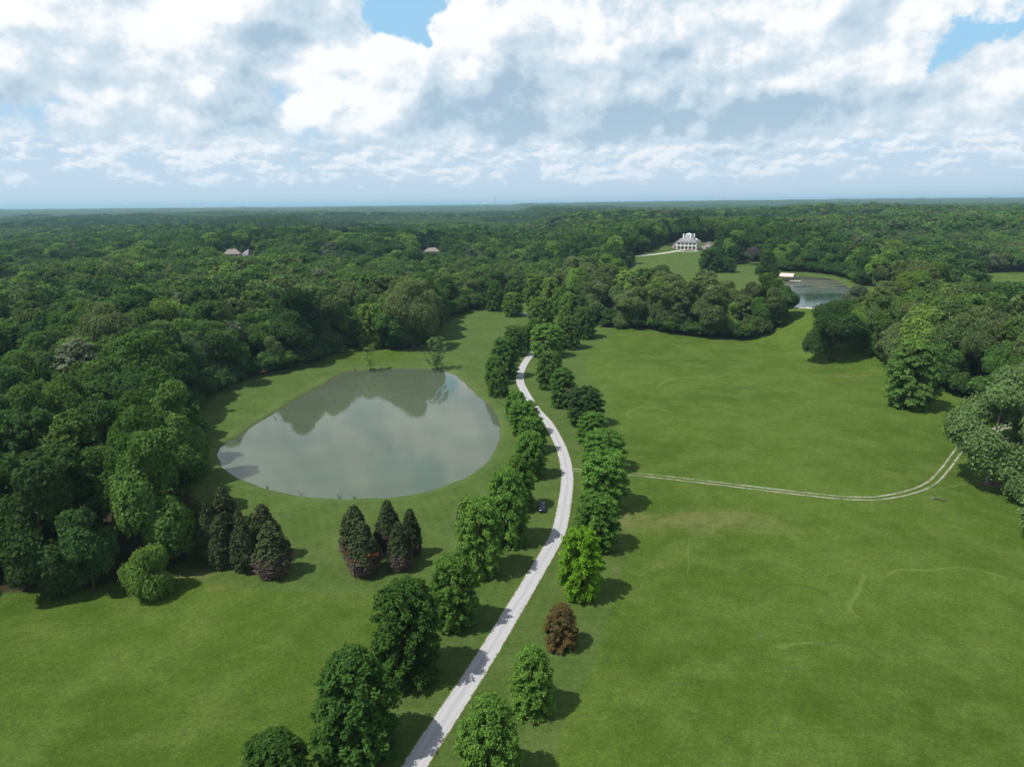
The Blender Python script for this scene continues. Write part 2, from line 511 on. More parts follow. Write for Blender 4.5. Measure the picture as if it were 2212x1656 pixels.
def make_ground():
    m, nt = new_mat('ground_grass')
    geo = nt.nodes.new('ShaderNodeNewGeometry'); pos = S(nt, geo.outputs['Position'])
    mown, forest, dry, ed = attr(nt, 'mown'), attr(nt, 'forest'), attr(nt, 'dry'), attr(nt, 'edge')
    nse = noise(nt, pos, 0.35, 4.0, 0.65)
    mown = (mown + (nse - 0.5) * 0.12).ss(0.38, 0.62)
    g, sm, fine = grass_color(nt, mown, dry, pos)
    # mowing passes follow the rim of the lawn
    st = ((ed * 2.4 + (nse - 0.5) * 1.6).f('SINE') * 0.5 + 0.5)
    ln = (combine(nt, sep(nt, pos)[0] * 0.86 - sep(nt, pos)[1] * 0.5, 0.0, 0.0))
    lines = noise(nt, ln, 0.9, 3.0, 0.6).ss(0.45, 0.62)
    g = vmath(nt, 'SCALE', g, scale=lines * 0.05 + 0.975)
    g = mixc(nt, st * mown * 0.20, g, (0.104, 0.148, 0.042))
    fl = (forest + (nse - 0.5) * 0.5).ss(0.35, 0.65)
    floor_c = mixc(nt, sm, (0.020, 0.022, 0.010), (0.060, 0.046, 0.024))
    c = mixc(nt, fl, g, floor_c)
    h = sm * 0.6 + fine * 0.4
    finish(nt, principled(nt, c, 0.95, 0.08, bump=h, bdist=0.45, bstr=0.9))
    return m
M_GROUND = make_ground()

def make_ring_grass(name, tint, amt):
    m, nt = new_mat(name)
    geo = nt.nodes.new('ShaderNodeNewGeometry'); pos = S(nt, geo.outputs['Position'])
    g, sm, fine = grass_color(nt, 0.0, 0.0, pos) if False else grass_color(nt, attr(nt, 'zero'), attr(nt, 'zero'), pos)
    u = attr(nt, 'u').f('ABSOLUTE')
    n2_ = noise(nt, pos, 0.8, 4.0, 0.7)
    a = ((1.0 - u) + (n2_ - 0.5) * 1.8).ss(0.25, 0.9) * amt
    g = mixc(nt, a, g, tint)
    finish(nt, principled(nt, g, 0.95, 0.08, bump=sm, bdist=0.35, bstr=0.7))
    return m

def make_road():
    m, nt = new_mat('gravel')
    geo = nt.nodes.new('ShaderNodeNewGeometry'); pos = S(nt, geo.outputs['Position'])
    u = attr(nt, 'u'); v = attr(nt, 'v')
    uv = combine(nt, u * 2.2, v * 0.05, 0.0)
    streak = noise(nt, uv, 3.0, 5.0, 0.65)
    sp = noise(nt, pos, 5.0, 4.0, 0.8)
    au = u.f('ABSOLUTE')
    tread = (1.0 - ((au - 0.42) * 5.0).f('ABSOLUTE')).clamp()
    mid = au.ss(0.05, 0.16, 1.0, 0.0)
    c = mixc(nt, streak.ss(0.3, 0.7), (0.31, 0.31, 0.325), (0.42, 0.42, 0.435))
    c = mixc(nt, mid * 0.5 * streak.ss(0.3, 0.6), c, (0.235, 0.235, 0.245))
    c = mixc(nt, tread * 0.35, c, (0.44, 0.44, 0.455))
    c = mixc(nt, (au + (sp - 0.5) * 0.3).ss(0.72, 0.95) * 0.8, c, (0.50, 0.48, 0.42))
    c = mixc(nt, sp.ss(0.35, 0.65, 0.0, 0.25), c, (0.50, 0.49, 0.48))
    # the verge grows over the edge unevenly
    e = noise(nt, pos, 0.9, 5.0, 0.75)
    g, sm, fine = grass_color(nt, attr(nt, 'one'), attr(nt, 'zero'), pos)
    g = mixc(nt, 0.35, g, (0.24, 0.21, 0.11))
    c = mixc(nt, (au * 1.0 + (e - 0.5) * 0.55).ss(0.82, 0.92), c, g)
    finish(nt, principled(nt, c, 0.9, 0.15, bump=sp, bdist=0.06, bstr=0.6))
    return m

def make_rut():
    m, nt = new_mat('track_gravel')
    geo = nt.nodes.new('ShaderNodeNewGeometry'); pos = S(nt, geo.outputs['Position'])
    u = attr(nt, 'u').f('ABSOLUTE'); wear = attr(nt, 'wear')
    g, sm, fine = grass_color(nt, attr(nt, 'one'), attr(nt, 'zero'), pos)
    e = noise(nt, pos, 1.3, 5.0, 0.8); e2 = noise(nt, pos, 0.25, 3.0, 0.6)
    a = ((1.0 - u) * 0.9 + (e - 0.5) * 1.5 + (e2 - 0.5) * 1.6 + (wear - 0.62)).ss(0.30, 0.75)
    c = mixc(nt, a, mixc(nt, 0.35, g, (0.15, 0.15, 0.07)), mixc(nt, e, (0.24, 0.24, 0.19), (0.44, 0.44, 0.38)))
    finish(nt, principled(nt, c, 0.92, 0.1, bump=sm, bdist=0.2))
    return m

def make_bank():
    m, nt = new_mat('muddy_bank')
    geo = nt.nodes.new('ShaderNodeNewGeometry'); pos = S(nt, geo.outputs['Position'])
    u = attr(nt, 'u')
    g, sm, fine = grass_color(nt, attr(nt, 'one'), attr(nt, 'zero'), pos)
    e = noise(nt, pos, 0.6, 5.0, 0.75)
    mud = mixc(nt, e, (0.055, 0.045, 0.025), (0.115, 0.09, 0.052))
    c = mixc(nt, (u + (e - 0.5) * 0.5).ss(0.10, 0.30), mud, g)
    finish(nt, principled(nt, c, 0.9, 0.15, bump=sm, bdist=0.3))
    return m

def make_water(name, body, rip, rough, weed=False):
    m, nt = new_mat(name)
    geo = nt.nodes.new('ShaderNodeNewGeometry'); pos = S(nt, geo.outputs['Position'])
    a = noise(nt, vmath(nt, 'MULTIPLY', pos, (0.55, 1.0, 1.0)), 1.6, 4.0, 0.6)
    b = noise(nt, pos, 0.02, 3.0, 0.55)
    col = mixc(nt, b.ss(0.35, 0.65), tuple(c * 0.90 for c in body), tuple(c * 1.08 for c in body))
    r = b.ss(0.35, 0.65, rough, rough * 1.8)
    if weed:
        x, y, z = sep(nt, pos)
        w = noise(nt, vmath(nt, 'MULTIPLY', pos, (0.35, 1.0, 1.0)), 0.10, 6.0, 0.72)
        k = (y + x * 0.12 + (w - 0.5) * 60.0).ss(475.0, 540.0) * w.ss(0.36, 0.56)
        col = mixc(nt, k, col, mixc(nt, w.ss(0.45, 0.7), (0.045, 0.050, 0.020), (0.105, 0.098, 0.048)))
        r = r + k * 0.35
    p = nt.nodes.new('ShaderNodeBsdfPrincipled')
    nt.links.new(col.k, p.inputs['Base Color']); nt.links.new(r.k, p.inputs['Roughness'])
    p.inputs['IOR'].default_value = 1.33; p.inputs['Specular IOR Level'].default_value = 0.5
    bn = nt.nodes.new('ShaderNodeBump'); bn.inputs['Distance'].default_value = rip; bn.inputs['Strength'].default_value = 1.0
    nt.links.new(a.k, bn.inputs['Height']); nt.links.new(bn.outputs[0], p.inputs['Normal'])
    finish(nt, p.outputs[0])
    return m

M_ROAD, M_RUT, M_BANK = make_road(), make_rut(), make_bank()
M_POND = make_water('pond_water', (0.080, 0.104, 0.066), 0.0035, 0.015)
M_LAKE = make_water('lake_water', (0.030, 0.062, 0.052), 0.010, 0.06, weed=True)

# ------------------------------------------------------------------ ground sheet
def axis(segs):
    out = [segs[0][0]]
    for a, b, st in segs:
        n = max(1, int(round((b - a) / st)))
        out += list(np.linspace(a, b, n + 1)[1:])
    return np.array(out)
def geo_axis(a, b, n): return list(np.geomspace(a, b, n))
gx_ = np.concatenate([-np.array(geo_axis(420, 42000, 34))[::-1], axis([(-400, -130, 5), (-130, 180, 1.25), (180, 300, 2.5), (300, 480, 6)]), np.array(geo_axis(510, 42000, 32))])
gy_ = np.concatenate([[-3000, -1200, -500, -200, -80, 0], axis([(20, 60, 8), (60, 270, 1.25), (270, 380, 1.8), (380, 700, 3.2), (700, 1300, 9)]), np.array(geo_axis(1330, 48000, 60))])
GX, GY = np.meshgrid(gx_, gy_)
xf, yf = GX.ravel(), GY.ravel()
zf = T(xf.copy(), yf.copy())
nx, ny = len(gx_), len(gy_)
ii = np.arange(nx * ny).reshape(ny, nx)
quads = np.stack([ii[:-1, :-1].ravel(), ii[:-1, 1:].ravel(), ii[1:, 1:].ravel(), ii[1:, :-1].ravel()], 1)
me = fast_mesh('ground', np.stack([xf, yf, zf], 1), quads, True)

opn = np.zeros(xf.shape, bool)
for P_ in OPEN: opn |= in_poly(xf, yf, P_)
near = (xf > -420) & (xf < 480) & (yf > 20) & (yf < 900)
edge = np.full(xf.shape, 30.0)
edge[near] = dist_line(xf[near], yf[near], open_main)
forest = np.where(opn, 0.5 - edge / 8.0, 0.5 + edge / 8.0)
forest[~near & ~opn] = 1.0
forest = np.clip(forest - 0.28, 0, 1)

# mown land: the verge of the drive, the lawn round the pale pond, the lawn before the mansion
mown_near = path([(1185, 1700), (1215, 1560), (1262, 1480), (1300, 1380), (1330, 1290), (1352, 1200), (1366, 1130), (1372, 1060), (1362, 1010), (1345, 960), (1320, 900),
        (1290, 840), (1262, 790), (1275, 755), (1330, 712), (1290, 690), (1200, 640), (1040, 640), (930, 700), (880, 780), (560, 790), (400, 900), (380, 1215),
        (430, 1255), (520, 1266), (620, 1276), (720, 1283), (835, 1284), (905, 1290), (850, 1380), (760, 1500), (640, 1720), ('w', -45, 55), ('w', 12, 55)])
mown_house = path([('w', 60, 520), ('w', 95, 860), ('w', 290, 870), ('w', 300, 430), ('w', 120, 420)])
mown = np.zeros(xf.shape)
for P_ in (mown_near, mown_house):
    sdp = dist_line(xf[near], yf[near], P_)
    ins = in_poly(xf[near], yf[near], P_)
    mown[near] = np.maximum(mown[near], np.clip(0.5 + np.where(ins, sdp, -sdp) * 0.55, 0, 1))
# dry or pale patches of grass (spot of the photograph, radii in metres, amount)
dry = np.zeros(xf.shape)
for (px, py, rx, ry, a) in [(1620, 1140, 26, 9, 0.48), (1560, 1110, 12, 6, 0.4), (1380, 1120, 10, 7, 0.45), (1480, 1125, 9, 6, 0.4), (420, 1240, 5, 3.0, 1.0), (640, 1190, 7, 3.5, 0.75),
        (1020, 1100, 8, 3, 0.3), (540, 1350, 12, 5, 0.35), (470, 1270, 4, 1.6, 0.8), (1930, 1020, 9, 5, 0.45), (1800, 980, 18, 6, 0.3), (1830, 812, 18, 5, 0.75),
        (1470, 745, 18, 3, 0.45), (1600, 742, 20, 3, 0.45), (1340, 1180, 1.3, 9, 0.5), (1330, 1230, 1.3, 9, 0.6), (1350, 1130, 1.3, 9, 0.5), (1270, 1400, 2.0, 12, 0.35),
        (700, 845, 4, 25, 0.2), (905, 770, 14, 3, 0.4), (2000, 1250, 20, 12, 0.15), (1080, 870, 5, 20, 0.25), (1430, 1222, 1.2, 1.2, 0.9), (1750, 1440, 30, 18, 0.2)]:
    cx, cy = hit(px, py)
    dry += a * np.exp(-(((xf - cx) / rx) ** 2 + ((yf - cy) / ry) ** 2))
fattr(me, 'mown', mown); fattr(me, 'forest', forest); fattr(me, 'dry', np.clip(dry, 0, 1)); fattr(me, 'edge', edge)
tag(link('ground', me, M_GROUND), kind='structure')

# ------------------------------------------------------------------ ribbons on the ground
def ribbon(name, P, width, lift, nu, mat, kind='structure', shape=None, extra=None, smooth=True):
    P = np.asarray(P)
    tg = np.gradient(P, axis=0); tg /= np.hypot(tg[:, 0], tg[:, 1])[:, None] + 1e-9
    nr = np.stack([tg[:, 1], -tg[:, 0]], 1)
    w = np.full(len(P), width, float) if np.isscalar(width) else np.asarray(width, float)
    us = np.linspace(-1, 1, nu)
    X = P[:, None, 0] + nr[:, None, 0] * us[None] * w[:, None] / 2
    Y = P[:, None, 1] + nr[:, None, 1] * us[None] * w[:, None] / 2
    Z = T(X.ravel().copy(), Y.ravel().copy()).reshape(X.shape) + lift
    if shape is not None: Z = Z + shape(us)[None, :]
    n = len(P)
    ii = np.arange(n * nu).reshape(n, nu)
    q = np.stack([ii[:-1, :-1].ravel(), ii[:-1, 1:].ravel(), ii[1:, 1:].ravel(), ii[1:, :-1].ravel()], 1)
    me = fast_mesh(name, np.stack([X.ravel(), Y.ravel(), Z.ravel()], 1), q, smooth)
    L = np.concatenate([[0], np.cumsum(np.hypot(*np.diff(P, axis=0).T))])
    fattr(me, 'u', np.tile(us, n)); fattr(me, 'v', np.repeat(L, nu))
    fattr(me, 'one', np.ones(n * nu)); fattr(me, 'zero', np.zeros(n * nu))
    if extra is not None: fattr(me, 'wear', np.repeat(extra, nu))
    return tag(link(name, me, mat), kind=kind)

road_c = smooth_path(path([('w', -16.5, 48), (800, 1830), (895, 1656), (966, 1546), (1046, 1422), (1120, 1300), (1184, 1192), (1206, 1150), (1218, 1097), (1225, 1043), (1223, 1007),
        (1211, 964), (1186, 917), (1160, 887), (1146, 867), (1134, 847), (1124, 826), (1124, 808), (1130, 791), (1143, 771), (1165, 748), (1185, 722), (1182, 700), (1150, 683), (1109, 671),
        (1091, 667), (1073, 660), (1045, 655)]), 1.6)
ribbon('road', road_c, 3.75, 0.045, 11, M_ROAD, shape=lambda u: 0.05 * (1 - u * u))
track_c = smooth_path(path([(1236, 1015), (1290, 1017), (1352, 1022), (1420, 1029), (1500, 1038), (1600, 1050), (1700, 1062), (1800, 1073), (1850, 1076), (1900, 1075), (1960, 1064), (2010, 1044),
        (2042, 1012), (2064, 982), (2078, 965), (2110, 945), (2160, 925), (2240, 905)]), 1.2)
def offset(P, d):
    tg = np.gradient(P, axis=0); tg /= np.hypot(tg[:, 0], tg[:, 1])[:, None]
    return P + np.stack([tg[:, 1], -tg[:, 0]], 1) * d
wr = 0.40 + 0.25 * vnoise(np.arange(len(track_c)), np.zeros(len(track_c)), 14, 9) + 0.25 * ss((np.arange(len(track_c)) - 0.72 * len(track_c)) / 20.0)
for s_ in (-1, 1):
    ribbon('farm_track', offset(track_c, s_ * 0.95), 1.0, 0.03, 5, M_RUT, extra=wr)
dam_c = smooth_path(path([('w', 120, 408), (1706, 666.5), (1760, 666), (1800, 667), (1850, 667)]), 3.0)
M_PALE = plain('pale_gravel', (0.50, 0.49, 0.45), 0.9, 0.1, 0.1, 0.8)
ribbon('dam_path', dam_c, 3.2, 0.08, 3, M_PALE)
drive_c = smooth_path(path([(1350, 556), (1400, 551), (1440, 546), (1470, 541), (1487, 540), (1505, 540.6)]), 3.0)
ribbon('house_drive', drive_c, 5.0, 0.10, 3, M_PALE)
loop_c = smooth_path(path([(1463, 543), (1475, 543.8), (1488, 543.8), (1500, 542.8), (1508, 541)]), 3.0)
ribbon('house_drive', loop_c, 2.6, 0.12, 3, M_PALE)
back_c = smooth_path(path([(1452, 534.6), (1466, 533.2), (1476, 532.6)]), 3.0)
ribbon('house_drive', back_c, 3.0, 0.10, 3, M_PALE)

# banks and water
def make_pond(P, wz, mat, bname):
    prof = [(4.2, 0.03, 1.0), (2.6, 0.03, 0.75), (1.5, 0.01, 0.5), (0.5, -0.30, 0.25), (-0.4, None, 0.05), (-2.2, None, 0.0)]
    tg = np.roll(P, -1, 0) - np.roll(P, 1, 0); tg /= np.hypot(tg[:, 0], tg[:, 1])[:, None]
    nr = np.stack([tg[:, 1], -tg[:, 0]], 1)
    a = 0.5 * np.sum(P[:, 0] * np.roll(P[:, 1], -1) - np.roll(P[:, 0], -1) * P[:, 1])
    if a < 0: nr = -nr
    wob = (vnoise(P[:, 0], P[:, 1], 5.0, 21) - 0.5) * 1.0
    vs, us_ = [], []
    for d, dz, u in prof:
        Q = P + nr * (d + wob)[:, None] if d > -1 else P + nr * d
        if dz is None: Z = np.full(len(P), wz - (0.25 if d > -1 else 1.2))
        else: Z = T0(Q[:, 0], Q[:, 1]) + dz
        vs.append(np.stack([Q[:, 0], Q[:, 1], Z], 1)); us_.append(np.full(len(P), u))
    n, m_ = len(P), len(prof)
    ii = np.arange(n * m_).reshape(m_, n)
    q = np.stack([ii[:-1].ravel(), ii[1:].ravel(), np.roll(ii[1:], -1, 1).ravel(), np.roll(ii[:-1], -1, 1).ravel()], 1)
    me = fast_mesh(bname, np.vstack(vs), q, True)
    fattr(me, 'u', np.concatenate(us_)); fattr(me, 'one', np.ones(n * m_)); fattr(me, 'zero', np.zeros(n * m_))
    tag(link(bname, me, M_BANK), kind='structure')
    W = P + nr * 1.0
    wm = bpy.data.meshes.new('water'); wm.from_pydata([(x, y, wz) for x, y in W], [], [tuple(range(len(W)))])
    if wm.polygons[0].normal.z < 0: wm.flip_normals()
    tag(link('water', wm, mat), kind='structure')
make_pond(pond, POND_Z, M_POND, 'pond_bank')
make_pond(lake, LAKE_Z, M_LAKE, 'pond_bank')

# ================================================================== trees
def leaf_mat(name, base, alt, trans=0.32, var=0.36):
    m, nt = new_mat(name)
    tone = attr(nt, 'tone')
    oi = nt.nodes.new('ShaderNodeObjectInfo'); rnd = S(nt, oi.outputs['Random'])
    r2 = (rnd * 7.31).f('FRACT'); r3 = (rnd * 23.7).f('FRACT')
    c = mixc(nt, r2.ss(0.25, 1.0, 0.0, 0.85), base, alt)
    k = (tone - 0.5) * (2 * var) + 1.0
    k = k * (r3 * 0.46 + 0.77)
    c = vmath(nt, 'SCALE', c, scale=k)
    c = mixc(nt, tone.ss(0.80, 1.0, 0.0, 0.25), c, tuple(min(1.0, v * 1.7) for v in alt))
    d = nt.nodes.new('ShaderNodeBsdfDiffuse'); t = nt.nodes.new('ShaderNodeBsdfTranslucent')
    nt.links.new(c.k, d.inputs[0])
    tcx = vmath(nt, 'MULTIPLY', c, (1.25, 1.25, 0.6)); nt.links.new(tcx.k, t.inputs[0])
    mx = nt.nodes.new('ShaderNodeMixShader'); mx.inputs[0].default_value = trans
    nt.links.new(d.outputs[0], mx.inputs[1]); nt.links.new(t.outputs[0], mx.inputs[2])
    finish(nt, mx.outputs[0])
    return m

LM = {
    'deep': leaf_mat('leaf_deep_green', (0.046, 0.100, 0.030), (0.062, 0.114, 0.034)),
    'mid': leaf_mat('leaf_mid_green', (0.072, 0.148, 0.034), (0.096, 0.168, 0.040)),
    'olive': leaf_mat('leaf_olive', (0.096, 0.150, 0.050), (0.122, 0.158, 0.060)),
    'fresh': leaf_mat('leaf_fresh_green', (0.118, 0.212, 0.042), (0.150, 0.230, 0.050)),
    'grey': leaf_mat('leaf_grey_green', (0.105, 0.145, 0.078), (0.138, 0.158, 0.102)),
    'oak': leaf_mat('leaf_pin_oak', (0.084, 0.180, 0.032), (0.104, 0.200, 0.036)),
    'darkoak': leaf_mat('leaf_dark_oak', (0.052, 0.116, 0.024), (0.062, 0.126, 0.026)),
    'lime': leaf_mat('leaf_lime', (0.110, 0.235, 0.016), (0.125, 0.240, 0.020)),
    'russet': leaf_mat('leaf_russet', (0.130, 0.105, 0.040), (0.145, 0.098, 0.040)),
    'cedar': leaf_mat('leaf_cedar', (0.050, 0.070, 0.029), (0.064, 0.080, 0.034), 0.08),
    'sycamore': leaf_mat('leaf_sycamore', (0.115, 0.185, 0.066), (0.126, 0.192, 0.070)),
    'bright': leaf_mat('leaf_bright', (0.092, 0.190, 0.026), (0.104, 0.198, 0.030)),
    'dead': leaf_mat('dead_twig', (0.120, 0.092, 0.074), (0.13, 0.098, 0.078), 0.0),
    'rust': leaf_mat('rust_needle', (0.120, 0.045, 0.02), (0.11, 0.05, 0.02), 0.0),
    'purple': leaf_mat('purple_grey_leaf', (0.10, 0.085, 0.092), (0.105, 0.09, 0.095), 0.1),
    'blossom': leaf_mat('pale_blossom_leaf', (0.17, 0.165, 0.125), (0.18, 0.17, 0.13)),
}
M_BARK = plain('bark', (0.075, 0.058, 0.042), 0.95, 0.1, 0.3, 2.0)
M_PALEBARK = plain('pale_bark', (0.42, 0.40, 0.35), 0.9, 0.1, 0.3, 1.0)
M_SNAG = plain('bleached_wood', (0.24, 0.22, 0.19), 0.9, 0.1, 0.3, 1.0)

def leaf_quads(c, n, size, ratio=0.62, g=rng, along=None):
    """verts of one folded quad per leaf"""
    N = len(c)
    n = n / (np.linalg.norm(n, axis=1, keepdims=True) + 1e-9)
    a = g.normal(size=(N, 3)) if along is None else along + 0.25 * g.normal(size=(N, 3))
    a -= n * np.sum(a * n, 1, keepdims=True)
    a /= np.linalg.norm(a, axis=1, keepdims=True) + 1e-9
    b = np.cross(n, a)
    s = size[:, None]
    v = np.stack([c - a * s, c - b * s * ratio + n * s * 0.12, c + a * s, c + b * s * ratio + n * s * 0.12], 1)
    return v.reshape(-1, 3)

def crown_mesh(name, c, n, size, tone, ratio=0.62, along=None):
    v = leaf_quads(c, n, size, ratio, along=along)
    q = np.arange(len(v), dtype=np.int32).reshape(-1, 4)
    me = fast_mesh(name, v, q)
    fattr(me, 'tone', np.repeat(np.clip(tone, 0, 1), 4))
    return me

def unit(n_, g=rng):
    v = g.normal(size=(n_, 3)); return v / np.linalg.norm(v, axis=1, keepdims=True)

def scatter(cc, cn, cr, ct, per, leaf, flat=0.55, up=0.35, g=rng):
    """leaves in clumps: clump centres, outward normals, radii, tones"""
    N = len(cc)
    idx = np.repeat(np.arange(N), per)
    off = unit(len(idx), g) * (g.random((len(idx), 1)) ** 0.45)
    off *= cr[idx][:, None]
    d = np.sum(off * cn[idx], 1, keepdims=True)
    off -= cn[idx] * d * (1 - flat)
    pos = cc[idx] + off
    on = off / (np.linalg.norm(off, axis=1, keepdims=True) + 1e-9)
    nrm = cn[idx] * 0.55 + on * 0.45 + unit(len(idx), g) * 0.75 + np.array([0, 0, up])
    tone = ct[idx] + g.normal(size=len(idx)) * 0.16
    size = leaf * (0.65 + 0.7 * g.random(len(idx)))
    return pos, nrm, size, tone

def broad_crown(seed, H=20.0, Rr=6.2, zb=0.22, nl=11, clumps=430, per=30, leaf=0.48, lob=0.46, zlo=0.34):
    """dome of swelling lobes, as an oak or ash seen from above"""
    g = np.random.default_rng(seed)
    lc, lr = [], []
    for i in range(nl):
        if i == 0: a, r, z = 0, 0, 0.80
        else:
            a = i * 2.399 + g.random() * 0.7; r = (0.45 + 0.22 * g.random()); z = zlo + (0.76 - zlo) * ((i * 0.618) % 1.0) + 0.05 * g.normal()
            r *= 1.0 - max(0, z - 0.55) * 1.3
        lc.append((math.cos(a) * r * Rr, math.sin(a) * r * Rr, (zb + (1 - zb) * z) * H))
        lr.append(Rr * lob * (0.85 + 0.35 * g.random()))
    lc, lr = np.array(lc), np.array(lr)
    cc, cn, ct = [], [], []
    ltone = g.random(nl)
    tries = 0
    while len(cc) < clumps and tries < clumps * 40:
        tries += 1
        i = g.integers(nl); d = unit(1, g)[0]
        if d[2] < -0.55: continue
        out = 0.84 + 0.30 * g.random() ** 1.5
        if g.random() < 0.12: out += 0.16
        hole = math.sin(d[0] * 5.1 + i) * math.sin(d[1] * 4.7 + i * 2.3) * math.sin(d[2] * 5.3 + i * 1.7)
        if hole > 0.30 and g.random() < 0.8: continue
        p = lc[i] + d * lr[i] * np.array([1, 1, 0.92]) * out
        if p[2] > H or p[2] < zb * H * 0.7: continue
        q = np.linalg.norm((p - lc) / np.array([1, 1, 0.92]), axis=1) / lr
        q[i] = 9
        if q.min() < 0.84: continue
        cc.append(p); cn.append(d); ct.append(0.30 + 0.25 * ltone[i] + 0.35 * g.random())
    cc, cn, ct = np.array(cc), np.array(cn), np.array(ct)
    cr = Rr * 0.16 * (0.55 + 1.0 * g.random(len(cc)))
    return scatter(cc, cn, cr, ct, per, leaf, 0.6, 0.30, g), lc

def tier_crown(seed, H=12.0, Rr=4.2, zb=0.08, nb=92, seg=7, per=22, leaf=0.30, prof=None, droop=0.35, flat=0.42, cl=0.62):
    """many layered limbs that lift at the top and hang below, as a pin oak"""
    g = np.random.default_rng(seed)
    cc, cn, ct, cr = [], [], [], []
    if prof is None: prof = lambda t: (1 - t) ** 0.62 * min(1.0, 0.72 + t * 1.8)
    for i in range(nb):
        t = (i + 0.5) / nb
        t = t ** 1.15
        a = i * 2.399963 + g.normal() * 0.35
        L = Rr * prof(t) * (0.80 + 0.30 * g.random())
        z0 = (zb + (1 - zb) * t) * H * 0.97
        rise = (t * 1.25 - droop) * 0.5
        tn = 0.30 + 0.4 * g.random()
        for k in range(seg):
            s = 0.42 + 0.60 * (k + 0.6 * g.random()) / seg
            r = L * s
            p = (math.cos(a) * r, math.sin(a) * r, z0 + rise * r - 0.10 * r * s * (1 - t) + g.normal() * 0.12)
            if p[2] < 0.25 or p[2] > H: continue
            cc.append(p); cn.append((math.cos(a) * 0.5, math.sin(a) * 0.5, 0.8)); ct.append(tn + 0.25 * g.random() + 0.1 * s); cr.append(cl * (0.75 + 0.5 * g.random()) * (0.65 + 0.5 * s) * Rr / 4.2)
    cc, cn, ct, cr = map(np.array, (cc, cn, ct, cr))
    cn = cn / np.linalg.norm(cn, axis=1, keepdims=True)
    return scatter(cc, cn, cr, ct, per, leaf, flat, 0.35, g)

def cedar_crown(seed, H=10.0, Rr=2.3, zb=0.03, n=560, per=16, leaf=0.20, lo=0.0, hi_=1.0, spiky=0.5):
    g = np.random.default_rng(seed)
    cc, cn, ct = [], [], []
    while len(cc) < n:
        t = g.random() ** 1.0
        if t < lo or t > hi_: continue
        rad = Rr * (1 - t) ** 0.58 * min(1.0, 0.50 + 1.9 * t)
        if g.random() > 0.25 + rad / Rr: continue
        a = g.random() * 6.2832
        bump = 0.82 + 0.16 * math.sin(a * 3 + t * 11 + seed) + 0.26 * g.random()
        r = rad * bump * (1.0 if g.random() < 0.75 else 0.7)
        cc.append((math.cos(a) * r, math.sin(a) * r, (zb + (1 - zb) * t) * H)); cn.append((math.cos(a), math.sin(a), spiky)); ct.append(0.2 + 0.6 * g.random())
    cc, cn, ct = map(np.array, (cc, cn, ct)); cn = cn / np.linalg.norm(cn, axis=1, keepdims=True)
    cr = np.full(len(cc), 0.42 * Rr / 2.3) * (0.7 + 0.6 * g.random(len(cc)))
    return scatter(cc, cn, cr, ct, per, leaf, 0.8, 0.25, g)

def trunk_mesh(name, H, r0, limbs=7, top=0.85, spread=0.5, Rr=5.0, seed=1, stems=1, z1=0.3):
    g = np.random.default_rng(seed)
    mb = MB()
    for s in range(stems):
        a = s * 6.283 / max(stems, 1) + 0.4; off = 0.0 if stems == 1 else 0.35
        lean = 0.0 if stems == 1 else 0.18
        pts, rad = [], []
        for k in range(7):
            t = k / 6
            pts.append((math.cos(a) * (off * t + lean * H * top * t * t * 0.7) + g.normal() * 0.01 * H * t, math.sin(a) * (off * t + lean * H * top * t * t * 0.7) + g.normal() * 0.01 * H * t, -0.3 + (H * top + 0.3) * t))
            rad.append(r0 * ((1 - t) ** 0.8 * 0.92 + 0.06) * (1.35 if k == 0 else 1))
        mb.tube(pts, rad, 8)
    for i in range(limbs):
        t = z1 + (top - z1 - 0.05) * i / max(limbs - 1, 1)
        a = i * 2.4 + g.random()
        L = Rr * spread * (1.1 - 0.5 * t) * (0.8 + 0.4 * g.random())
        z = t * H
        r = r0 * (1 - t / (top + 0.1)) * 0.55 + 0.02
        pts = [(0, 0, z), (math.cos(a) * L * 0.4, math.sin(a) * L * 0.4, z + L * 0.25), (math.cos(a + 0.15) * L * 0.75, math.sin(a + 0.15) * L * 0.75, z + L * 0.5), (math.cos(a + 0.1) * L, math.sin(a + 0.1) * L, z + L * 0.62)]
        mb.tube(pts, [r, r * 0.75, r * 0.5, r * 0.2], 5)
    me = mb.mesh(name, True)
    return me

# ---- crown and trunk meshes shared by the trees (each with its own natural height and radius)
class Kind:
    def __init__(s, crown, trunk, H, Rr):
        s.crown, s.trunk = crown, trunk
        co = np.empty(len(crown.vertices) * 3, np.float32); crown.vertices.foreach_get('co', co); co = co.reshape(-1, 3)
        s.H = float(np.percentile(co[:, 2], 99.8)); s.R = float(np.percentile(np.hypot(co[:, 0], co[:, 1]), 98.5))

